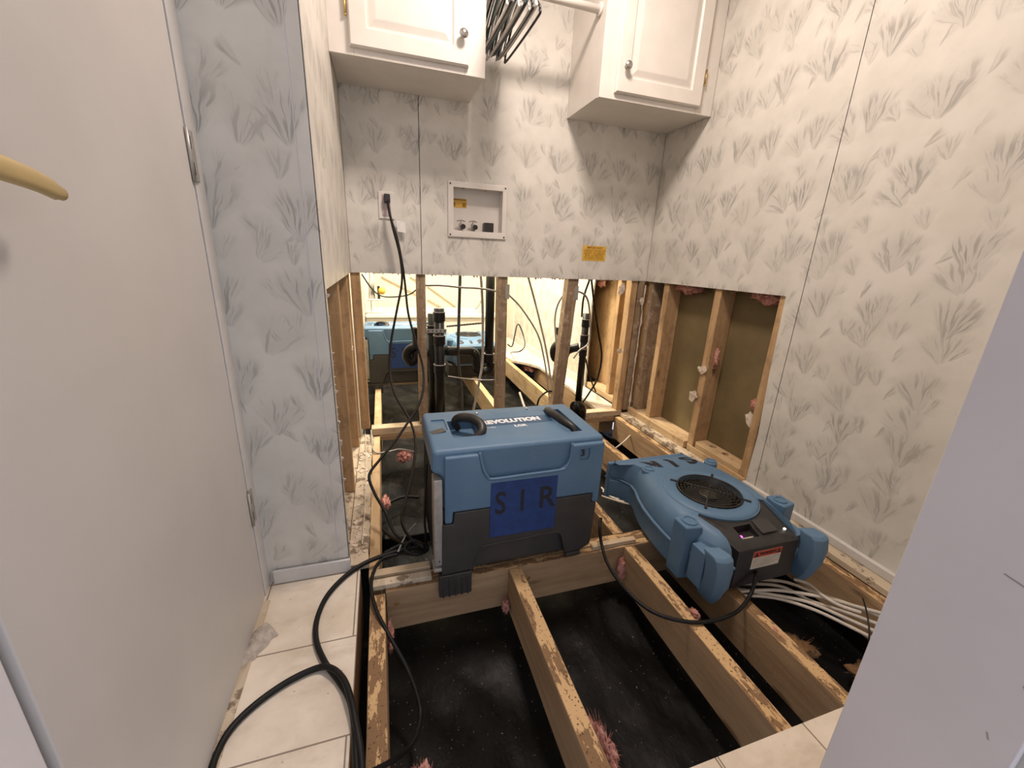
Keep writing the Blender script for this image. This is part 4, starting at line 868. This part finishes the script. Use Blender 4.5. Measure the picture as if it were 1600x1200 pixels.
# ================================================================== AIR MOVER
def air_mover(label):
    t = thing('air_mover', label, 'air mover', (0, 0, 0)); K = dict(keep=False); O = Vector((1.03, 0.95, -0.02))
    def loc(l): return [(x-O.x, y-O.y) for x, y in l]
    # plan outline: outlet at +y
    out = loc([(0.822, 1.262), (0.865, 1.222), (0.885, 1.176), (0.878, 1.135), (0.858, 1.085), (0.842, 1.03), (0.832, 0.965), (0.826, 0.90), (0.826, 0.86), (0.848, 0.80), (0.872, 0.735), (0.905, 0.715), (1.155, 0.715), (1.19, 0.735), (1.212, 0.80), (1.236, 0.87), (1.250, 0.95), (1.250, 1.03), (1.236, 1.10), (1.205, 1.165), (1.190, 1.20), (1.190, 1.262)])
    def ins(o, d):
        c = Vector((0, 0.03)); r = []
        for p in o:
            v = Vector(p)-c; r.append(tuple(c+v*(1-d/v.length)))
        return r
    bm = bmesh.new(); prism(bm, out, 0.012, 0.088); lo = obj('lower_housing', bm, M['blue'], t, bevel=0.006, seg=2, **K)
    bm = bmesh.new(); prism(bm, ins(out, -0.006), 0.0885, 0.098); obj('seam_flange', bm, M['blue'], lo, bevel=0.003, seg=2, **K)
    bm = bmesh.new(); n = len(out); R = []
    for d, z in ((0.002, 0.0985), (0.004, 0.120), (0.012, 0.150), (0.030, 0.172), (0.050, 0.182)):
        R.append([bm.verts.new((p[0], p[1], z if p[1] < 0.24 else min(z, 0.165))) for p in ins(out, d)])
    for A, B in zip(R, R[1:]):
        for k in range(n): bm.faces.new((A[k], A[(k+1) % n], B[(k+1) % n], B[k]))
    bm.faces.new(R[0][::-1]); bm.faces.new(R[-1])
    up = obj('upper_housing', bm, M['blue'], t, bevel=0.008, seg=3, **K); bake(up)
    cut(up, lambda b: lathe(b, [(0.103, 0.165), (0.103, 0.25)], (0.0, 0.0, 0), 'z', 48))
    cut(up, lambda b: prism(b, [(-0.134, -0.104), *[(0.153*math.cos(q), 0.153*math.sin(q)) for q in [math.radians(217+i*(332-217)/16) for i in range(17)]], (0.150, -0.082), (0.132, -0.30), (-0.104, -0.30)], 0.100, 0.30))
    cut(up, lambda b: box(b, -0.104, 0.126, -0.30, -0.205, 0.05, 0.3))
    cut(lo, lambda b: box(b, -0.104, 0.126, -0.30, -0.205, -0.05, 0.3))
    cut(lo.children[0], lambda b: box(b, -0.104, 0.126, -0.30, -0.205, -0.05, 0.3))
    # raised disc around the intake
    bm = bmesh.new(); lathe(bm, [(0.104, 0.176), (0.104, 0.186), (0.108, 0.189), (0.140, 0.188), (0.150, 0.183), (0.152, 0.172)], (0, 0, 0), 'z', 56)
    for f in list(bm.faces):
        if len(f.verts) > 4: bm.faces.remove(f)
    rm = obj('intake_rim', bm, M['blue'], t, smooth=True, **K)
    # intake: dark well, impeller, wire guard
    bm = bmesh.new(); lathe(bm, [(0.102, 0.1655), (0.102, 0.172), (0.099, 0.172), (0.097, 0.1665), (0.02, 0.1662)], (0, 0, 0), 'z', 40); obj('intake_well', bm, M['dark'], t, **K)
    bm = bmesh.new()
    for k in range(24):
        a = k*2*math.pi/24; m = Matrix.Rotation(a, 4, 'Z') @ Matrix.Translation((0.082, 0, 0.1725)) @ Matrix.Rotation(0.7, 4, 'Z'); obox(bm, m, 0.013, 0.0009, 0.004)
    lathe(bm, [(0.03, 0.168), (0.03, 0.176), (0.022, 0.180), (0.001, 0.181)], (0, 0, 0), 'z', 24); obj('impeller', bm, plain('impeller_olive', (0.05, 0.045, 0.025), 0.5), t, **K)
    bm = bmesh.new()
    for r in (0.101, 0.090, 0.079, 0.068, 0.057, 0.046, 0.035, 0.024):
        c = [(r*math.cos(a), r*math.sin(a), 0.1905+0.004*(1-(r/0.1)**2)) for a in [k*2*math.pi/40 for k in range(40)]]
        tube(bm, c, 0.0013 if r < 0.1 else 0.0028, 6, closed=True, raw=True)
    for a in (0.75, 0.75+math.pi/2):
        tube(bm, [(q*0.112*math.cos(a), q*0.112*math.sin(a), 0.192+0.004*(1-abs(q))) for q in (-1, -.5, 0, .5, 1)], 0.0017, 6, raw=True)
    obj('wire_guard', bm, M['blackpl'], t, smooth=True, **K)['label'] = 'black round wire guard'
    for k in range(4):
        a = 0.75+k*math.pi/2; bm = bmesh.new(); obox(bm, Matrix.Rotation(a, 4, 'Z') @ Matrix.Translation((0.116, 0, 0.191)), 0.010, 0.004, 0.0025); obj('guard_clip', bm, M['blackpl'], t, bevel=0.001, **K)
    # corner columns with discs
    for x, y, w in ((-0.178, -0.118, 0.030), (0.205, -0.098, 0.026), (-0.108, 0.186, 0.024), (0.178, 0.184, 0.024)):
        bm = bmesh.new()
        if y < 0:
            s = -1 if x < 0 else 1
            prism(bm, [(x+s*0.034, y-0.028), (x+s*0.034, y+0.028), (x-s*0.02, y+0.036), (x-s*0.028, y), (x-s*0.02, y-0.036)], 0.0005, 0.182)
        else: lathe(bm, [(w, 0.10), (w, 0.1805), (w-0.004, 0.1845)], (x, y, 0), 'z', 24)
        cl = obj('column', bm, M['blue'], t, bevel=0.005, seg=2, **K)
        bm = bmesh.new(); z = 0.1825 if y < 0 else 0.1848
        lathe(bm, [(w*0.78, z-0.002), (w*0.78, z+0.003), (w*0.60, z+0.003), (w*0.58, z+0.0005), (0.002, z+0.0005)], (x, y, 0), 'z', 24); obj('stacking_disc', bm, M['blue'], cl, smooth=False, **K)
    # front feet: two curved pillars
    for s, x in ((-1, -0.168), (1, 0.166)):
        bm = bmesh.new(); R = []
        for z, yo, hw in ((0.0, 0.014, 0.010), (0.03, 0.000, 0.016), (0.075, -0.012, 0.022), (0.125, -0.014, 0.026), (0.158, -0.006, 0.028), (0.166, 0.004, 0.026)):
            xx = x+s*(0.012-0.06*(0.166-z)*0.5); yy = -0.262+yo
            R.append([bm.verts.new((xx+a*hw, yy+b, z)) for a, b in ((-1, 0.006), (-0.2, -0.006), (0.7, -0.004), (1, 0.002), (0.8, 0.036), (-1, 0.050))])
        for A, B in zip(R, R[1:]):
            for k in range(6): bm.faces.new((A[k], A[(k+1) % 6], B[(k+1) % 6], B[k]))
        bm.faces.new(R[0][::-1]); bm.faces.new(R[-1])
        ft = obj('foot', bm, M['blue'], t, bevel=0.0025, seg=2, **K)
        bm = bmesh.new(); box(bm, x-0.028*(s < 0)-0.022*(s > 0)+0.0, x+0.022*(s < 0)+0.028*(s > 0), -0.215, -0.16, 0.02, 0.140); obj('side_wall', bm, M['blue'], ft, bevel=0.003, seg=2, **K)
    # moulded rib and boss on the left side
    bm = bmesh.new(); tube(bm, [(-0.193, -0.17, 0.105), (-0.188, -0.215, 0.098)], 0.004, 6, raw=True); lathe(bm, [(0.008, -0.004), (0.008, 0.004)], (-0.190, -0.228, 0.096), 'x', 12); obj('rib', bm, M['blue'], t, smooth=False, **K)
    # black control panel: sloped top and front face
    bm = bmesh.new()
    prism(bm, [(-0.132, -0.104), *[(0.153*math.cos(q), 0.153*math.sin(q)) for q in [math.radians(217+i*(332-217)/16) for i in range(17)]], (0.148, -0.082), (0.128, -0.238), (-0.100, -0.238)], 0.020, 0.1745)
    for v in bm.verts:
        if v.co.z > 0.1: v.co.z = 0.1775 - max(0, (-0.15-v.co.y))*0.32
    cp = obj('control_panel', bm, M['blackpl'], t, bevel=0.003, seg=2, **K); cp['label'] = 'black control panel'; bake(cp)
    cut(cp, lambda b: (box(b, -0.058, 0.006, -0.205, -0.165, 0.150, 0.25),))
    bm = bmesh.new(); obox(bm, Matrix.Translation((0.048, -0.180, 0.1690)) @ Matrix.Rotation(0.30, 4, 'X'), 0.029, 0.024, 0.004); obj('switch_plate', bm, M['base'], cp, bevel=0.002, **K)
    bm = bmesh.new(); obox(bm, Matrix.Translation((-0.035, -0.203, 0.1535)) @ Matrix.Rotation(0.9, 4, 'X'), 0.021, 0.006, 0.0006); obj('dial_label', bm, M['tag'], cp, **K)
    bm = bmesh.new(); lathe(bm, [(0.004, 0), (0.004, 0.004), (0.001, 0.005)], (-0.045, -0.188, 0.1505), 'z', 12); obj('indicator_light', bm, M['led'], cp, **K)['label'] = 'lit pink indicator'
    bm = bmesh.new(); lathe(bm, [(0.0035, 0), (0.0035, 0.003), (0.001, 0.004)], (0.109, -0.200, 0.1605), 'z', 12); obj('indicator_light', bm, M['glare'], cp, **K)['label'] = 'small white indicator'
    # warning sticker
    bm = bmesh.new(); box(bm, -0.045, 0.062, -0.2393, -0.2384, 0.078, 0.138); sk = obj('warning_sticker', bm, M['tag'], cp, **K); sk['label'] = 'white and red warning sticker'
    bm = bmesh.new(); box(bm, -0.045, 0.062, -0.2399, -0.2394, 0.118, 0.138); obj('red_band', bm, M['red'], sk, **K)
    bm = bmesh.new()
    bm.free()
    for x in (-0.034, 0.051):
        bm = bmesh.new(); prism(bm, [(x-0.009, 0.121), (x+0.009, 0.121), (x, 0.136)], -0.2404, -0.2400, 'y'); obj('warning_triangle', bm, M['ink'], sk, **K)
    text('lettering', 'WARNING', 0.013, frame((0.009, -0.2403, 0.1285), (1, 0, 0), (0, 0, 1)), M['ink'], sk, keep=False, bold=0.0003)
    bm = bmesh.new()
    for k in range(6): box(bm, -0.040, 0.056-0.012*(k % 3), -0.2398, -0.2394, 0.110-k*0.0052, 0.1112-k*0.0052)
    obj('fine_print', bm, M['greyhang'], sk, **K)
    # outlet mouth and lip
    bm = bmesh.new(); box(bm, -0.205, 0.157, 0.300, 0.318, 0.008, 0.158); lp = obj('outlet_lip', bm, M['blue'], t, bevel=0.005, seg=2, **K)
    bm = bmesh.new(); box(bm, -0.192, 0.144, 0.3185, 0.3192, 0.020, 0.135); obj('outlet_mouth', bm, M['dark'], lp, **K)
    bm = bmesh.new()
    for x in (-0.180, 0.135): lathe(bm, [(0.004, 0), (0.004, 0.0008)], (x, 0.301, 0.1655), 'z', 10)
    obj('rivet', bm, M['dark'], lp, **K)
    # stencilled letters on the outlet top, read from the outlet side
    for ch, x in (('S', 0.105), ('I', 0.025), ('R', -0.055)):
        lt = text('lettering', ch, 0.105, frame((x, 0.232, 0.2), (-1, 0, 0), (0, -1, 0)), M['ink'], t, keep=False, bold=0.0040, sx=0.95)
        b2 = bmesh.new(); b2.from_mesh(lt.data); bmesh.ops.triangulate(b2, faces=b2.faces[:])
        for _ in range(2): bmesh.ops.subdivide_edges(b2, edges=[e for e in b2.edges if e.calc_length() > 0.006], cuts=1)
        bmesh.ops.triangulate(b2, faces=b2.faces[:])
        for v in b2.verts:
            hit, hp, _n, _i = up.ray_cast(Vector((v.co.x, v.co.y, 0.5)), Vector((0, 0, -1)))
            if hit: v.co.z = hp.z + 0.0007 + (v.co.z-0.2)
        b2.to_mesh(lt.data); b2.free()
    t.location = O
    return t, O
am, O = air_mover('near blue air mover lying flat on the joists by the right wall')
am.rotation_euler = (0, 0, 0)
a2 = copy_tree(am); a2['label'] = 'second blue air mover raised on a crate in the bathroom, outlet facing the camera'
a2.rotation_euler = (0, 0, math.radians(180)); a2.location = (0.665, 3.27, 0.092)
# rest for the far air mover
bm = bmesh.new(); box(bm, 0.47, 0.87, 3.04, 3.50, JT, 0.0915); tag(obj('support_block', bm, M['base'], bevel=0.01), 'low dark crate under the far air mover', 'crate')

# ================================================================== BATHTUB AND FAR DETAILS
t = thing('bathtub', 'white bathtub with flat deck along the bathroom end wall', 'bathtub', (0.5, 4.2, 0))
bm = bmesh.new(); box(bm, -0.154, 1.14, 3.95, 4.575, -0.018, 0.345); tb = obj('apron', bm, M['tub'], t, bevel=0.02, seg=3); bake(tb)
cut(tb, lambda b: box(b, 0.0, 1.02, 4.06, 4.5, 0.1, 0.5))
bm = bmesh.new(); box(bm, -0.15, 1.16, 3.93, 3.949, 0.318, 0.350); obj('rim', bm, M['tub'], t, bevel=0.006, seg=2)
t = thing('tub_faucet', 'chrome tub faucet with a round yellow knob at the left of the bathtub', 'faucet', (-0.05, 4.1, 0.40))
a = at(592, 466, 'y', 4.0)
bm = bmesh.new(); box(bm, a.x-0.11, a.x+0.06, 3.96, 4.05, a.z-0.02, a.z-0.004); obj('deck_plate', bm, M['white'], t, bevel=0.006)
bm = bmesh.new(); lathe(bm, [(0.03, 0), (0.024, 0.10), (0.03, 0.14), (0.02, 0.16)], (a.x-0.06, 4.0, a.z-0.004), 'z', 16); obj('spout_body', bm, M['metal'], t, smooth=True)
bm = bmesh.new(); lathe(bm, [(0.01, -0.06), (0.032, -0.05), (0.032, -0.02), (0.01, -0.01)], (a.x+0.03, 4.0, a.z+0.07), 'y', 16); obj('knob', bm, M['yellow'], t, smooth=True)['label'] = 'round yellow knob'
bm = bmesh.new(); box(bm, a.x-0.01, a.x+0.012, 3.97, 4.03, a.z-0.003, a.z+0.11); obj('stem', bm, M['blackpl'], t)
for (p, q, lab) in (((596, 432), (662, 466), 'upper slanting tan strip on the cream bathroom wall'), ((668, 447), (716, 482), 'lower slanting strip on the cream bathroom wall'), ((668, 468), (690, 480), 'short slanting strip low on the cream bathroom wall'), ((640, 432), (656, 441), 'slanting strip near the top left stud on the cream bathroom wall')):
    A = at(*p, 'y', 4.57); B = at(*q, 'y', 4.57); bm = bmesh.new(); m = frame((A+B)/2, B-A, (0, 1, 0)); obox(bm, m, (B-A).length/2, 0.008, 0.006)
    tag(obj('wall_strip', bm, M['tubetan']), lab, 'rail', 'slanting strips on the bathroom wall')  # thin tan strips drawn along the slanting lines of the far wall
bm = bmesh.new(); A = at(742, 482, 'y', 4.3); tube(bm, [A, A+Vector((0.03, 0, 0.02)), A+Vector((0.07, 0, 0.09))], 0.012, 8); tag(obj('tub_spout', bm, M['steel'], smooth=True), 'small dark spout on the tub deck left of the tall riser', 'spout')
bm = bmesh.new(); prism(bm, [(2.72, 0.056), (3.25, 0.056), (3.22, 0.16), (3.10, 0.27), (2.72, 0.26)], 1.4165, 1.4195, 'x'); tag(obj('torn_patch', bm, M['putty']), 'torn tan patch on the papered bathroom wall above its baseboard', 'torn patch')

# ================================================================== CORDS
def cord(name, label, P, r, mat='rubber', cat='cord', group=None):
    bm = bmesh.new(); tube(bm, [Vector(p) for p in P], r, 8, 8); return tag(obj(name, bm, M[mat], smooth=True), label, cat, group)
c1 = cord('power_cord', 'black cord from the outlet swinging right across the left stud before dropping to the bay', path([(606, 312, 'y', 2.030), (609, 335, 'y', 2.02), (621, 375, 'y', 2.01), (629, 415, 'y', 2.00), (633, 445, 'y', 1.98), (638, 490, 'y', 1.92), (650, 535, 'y', 1.86), (661, 575, 'y', 1.80), (661, 610, 'y', 1.72), (652, 638, 'y', 1.66), (640, 656, 'y', 1.62), (617, 690, 'y', 1.52), (592, 720, 'y', 1.42), (577, 743, 'y', 1.35), (585, 770, 'y', 1.30), (602, 800, 'y', 1.24), (618, 835, 'y', 1.18), (645, 852, 'y', 1.12)]), 0.0052)
bm = bmesh.new(); p = at(606, 312, 'y', 2.03); obox(bm, Matrix.Translation(p+Vector((-0.003, 0.012, 0.006))), 0.013, 0.016, 0.018)
pg = obj('plug', bm, M['blackpl'], c1, bevel=0.004); pg['label'] = 'black plug in the outlet'
cord('power_cord', 'black cord from the outlet hanging left in front of the far dehumidifier', path([(607, 322, 'y', 2.022), (613, 352, 'y', 2.00), (625, 400, 'y', 1.99), (628, 440, 'y', 1.97), (621, 480, 'y', 1.93), (611, 535, 'y', 1.88), (609, 580, 'y', 1.82), (618, 618, 'y', 1.74), (640, 656, 'y', 1.66), (649, 690, 'y', 1.55), (645, 735, 'y', 1.42), (633, 785, 'y', 1.28), (628, 815, 'y', 1.20), (642, 842, 'y', 1.12), (662, 856, 'y', 1.07)]), 0.0052, 'cordbrown')
cord('coiled_cord', 'black cord loop lying on the plastic left of the near dehumidifier', path([(655, 777, 'z', -0.17), (628, 777, 'z', -0.17), (603, 790, 'z', -0.17), (590, 812, 'z', -0.17), (603, 832, 'z', -0.15), (628, 848, 'z', -0.07), (650, 856, 'z', -0.01), (664, 862, 'z', 0.008)]), 0.0065)
cord('extension_cord', 'thick black cord curving from the dehumidifier over the vinyl toward the camera', path([(668, 852, 'z', 0.012), (640, 856, 'z', 0.012), (605, 866, 'z', 0.010), (570, 880, 'z', 0.008), (540, 900, 'z', 0.008), (512, 930, 'z', 0.008), (496, 965, 'z', 0.008), (494, 1000, 'z', 0.008), (508, 1035, 'z', 0.008), (530, 1065, 'z', 0.008), (547, 1095, 'z', 0.010), (554, 1135, 'z', 0.010), (556, 1180, 'z', 0.010), (560, 1240, 'z', 0.010)]), 0.0066)
cord('extension_cord', 'thick black cord arcing across the vinyl tiles to the lower left edge', path([(325, 1230, 'z', 0.008), (336, 1185, 'z', 0.008), (360, 1140, 'z', 0.008), (400, 1100, 'z', 0.008), (450, 1065, 'z', 0.008), (495, 1044, 'z', 0.009), (518, 1044, 'z', 0.018), (537, 1062, 'z', 0.021), (549, 1095, 'z', 0.021), (556, 1130, 'z', 0.018), (564, 1180, 'z', 0.012), (567, 1240, 'z', 0.010)]), 0.0066)
cord('drop_cord', 'thinner black cord dropping from the beam into the hole and back to the left joist', path([(622, 866, 'z', 0.010), (600, 872, 'z', 0.010), (585, 890, 'z', 0.008), (580, 920, 'z', 0.0), (590, 958, 'z', -0.01), (612, 1000, 'z', -0.03), (634, 1040, 'z', -0.06), (650, 1080, 'z', -0.09), (657, 1115, 'z', -0.11), (650, 1150, 'z', -0.10), (632, 1175, 'z', -0.08), (600, 1196, 'z', -0.012), (560, 1215, 'z', 0.012)]), 0.0050)
amc = cord('power_cord', 'x', path([(1180, 885, 'y', 0.735), (1181, 900, 'y', 0.70), (1172, 930, 'z', 0.002), (1148, 958, 'z', -0.012), (1100, 972, 'z', -0.012), (1050, 967, 'z', -0.012), (1010, 950, 'z', -0.013), (975, 918, 'z', -0.010), (950, 882, 'z', -0.004), (940, 850, 'y', 0.966), (937, 825, 'y', 0.985), (939, 810, 'y', 1.02)]), 0.0052)
for k in ('label', 'category'): del amc[k]
amc.parent = am; amc.matrix_parent_inverse = Matrix.Translation(am.location).inverted(); amc['label'] = 'black power cord looping over two joists'
cord('side_cord', 'thin black cord hanging down the grille side of the near dehumidifier', [(0.098, 1.05, 0.33), (0.092, 1.04, 0.25), (0.088, 1.045, 0.15), (0.092, 1.06, 0.07), (0.085, 1.08, 0.02)], 0.0035)
cord('cord_knot', 'tangle of black cord bunched at the foot of the near dehumidifier', path([(600, 865, 'z', 0.010), (630, 850, 'z', 0.02), (655, 848, 'z', 0.025), (668, 858, 'z', 0.015), (650, 866, 'z', 0.018), (632, 858, 'z', 0.028), (645, 845, 'z', 0.035), (662, 852, 'z', 0.03)]), 0.0055)
cord('cable_tie', 'pale zip tie sticking up from the cord tangle', path([(622, 862, 'z', 0.02), (635, 835, 'z', 0.02), (650, 818, 'z', 0.02)]), 0.003, 'tubegrey', 'cable tie')
gc = 'white cables under the near air mover'
CB = [('topmost white cable of the bundle beside the rim joist', [(1150, 905), (1220, 908), (1270, 925), (1330, 945), (1380, 965)], -0.055),
      ('second white cable of the bundle under the near air mover', [(1140, 912), (1215, 915), (1265, 938), (1325, 958), (1380, 978)], -0.065),
      ('third white cable, crossing over the middle of the bundle', [(1145, 925), (1210, 922), (1280, 932), (1340, 948), (1385, 960)], -0.045),
      ('fourth white cable, sagging in the middle of the bundle', [(1150, 920), (1200, 928), (1260, 940), (1320, 965), (1380, 992)], -0.060),
      ('fifth white cable, lowest in the bundle near the jamb', [(1155, 930), (1210, 934), (1270, 952), (1330, 980), (1375, 1003)], -0.070),
      ('bright short cable lying on top of the bundle behind the front foot', [(1240, 905), (1262, 912), (1285, 930), (1310, 945), (1345, 957)], -0.035)]
for lab, pts, z in CB: cord('white_cable', lab, path([(x, y, 'z', z) for x, y in pts]), 0.0048, 'romex', 'cable', gc)
bm = bmesh.new(); tube(bm, path([(1348, 935, 'z', -0.03), (1354, 955, 'z', -0.03), (1358, 985, 'z', -0.05), (1357, 1010, 'z', -0.08)]), 0.002, 6); tag(obj('zip_tie', bm, M['rubber']), 'black zip tie around the white cable bundle near the jamb', 'cable tie')
for lab, pts in (('upper white cable stub between the dehumidifier and the outlet of the near air mover', [(940, 762), (950, 773), (962, 779), (978, 778)]), ('lower white cable stub between the dehumidifier and the near air mover', [(940, 775), (955, 780), (975, 786), (1000, 792)]), ('third thin white cable stub by the near air mover outlet', [(942, 768), (958, 777), (970, 783), (990, 783)])):
    cord('white_cable', lab, path([(x, y, 'z', -0.09) for x, y in pts]), 0.0045, 'romex', 'cable', 'cable stubs in the rear bay')
hose('white_cable', 'thin white cable crossing the dark bay at the foot of the far right corner', [(962, 700, 'z', -0.05), (975, 690, 'z', -0.06), (985, 680, 'z', -0.07)], 0.004, 'romex', 'cable')
# rag by the door
random.seed(5); bm = bmesh.new(); n = 26; G = []
A = at(418, 985, 'z', 0.0); B = at(375, 1045, 'z', 0.0)
for i in range(n+1):
    row = []
    for j in range(9):
        s = i/n; wdt = 0.028*(1-s)**0.6*(0.5+0.5*min(1, s*8))+0.004; q = (j/8-0.5)*2
        c = A.lerp(B, s); d = (B-A).normalized(); nn = Vector((-d.y, d.x, 0))
        h = 0.024*max(0, 1-abs(q)**2)*(1-0.5*s)+0.014*noise.noise(Vector((s*14, q*4, 1)))*max(0, 1-abs(q)) + 0.001
        row.append(bm.verts.new(c+nn*q*wdt*(1+0.3*noise.noise(Vector((s*6, q, 4))))+Vector((0, 0, max(0.0015, h)))))
    G.append(row)
for i in range(n):
    for j in range(8): bm.faces.new((G[i][j], G[i][j+1], G[i+1][j+1], G[i+1][j]))
tag(obj('rag', bm, plain('grey_cloth', (0.42, 0.37, 0.31), 0.9, var=0.2, vs=60), smooth=True), 'crumpled grey rag wedged on the vinyl at the foot of the door', 'rag')
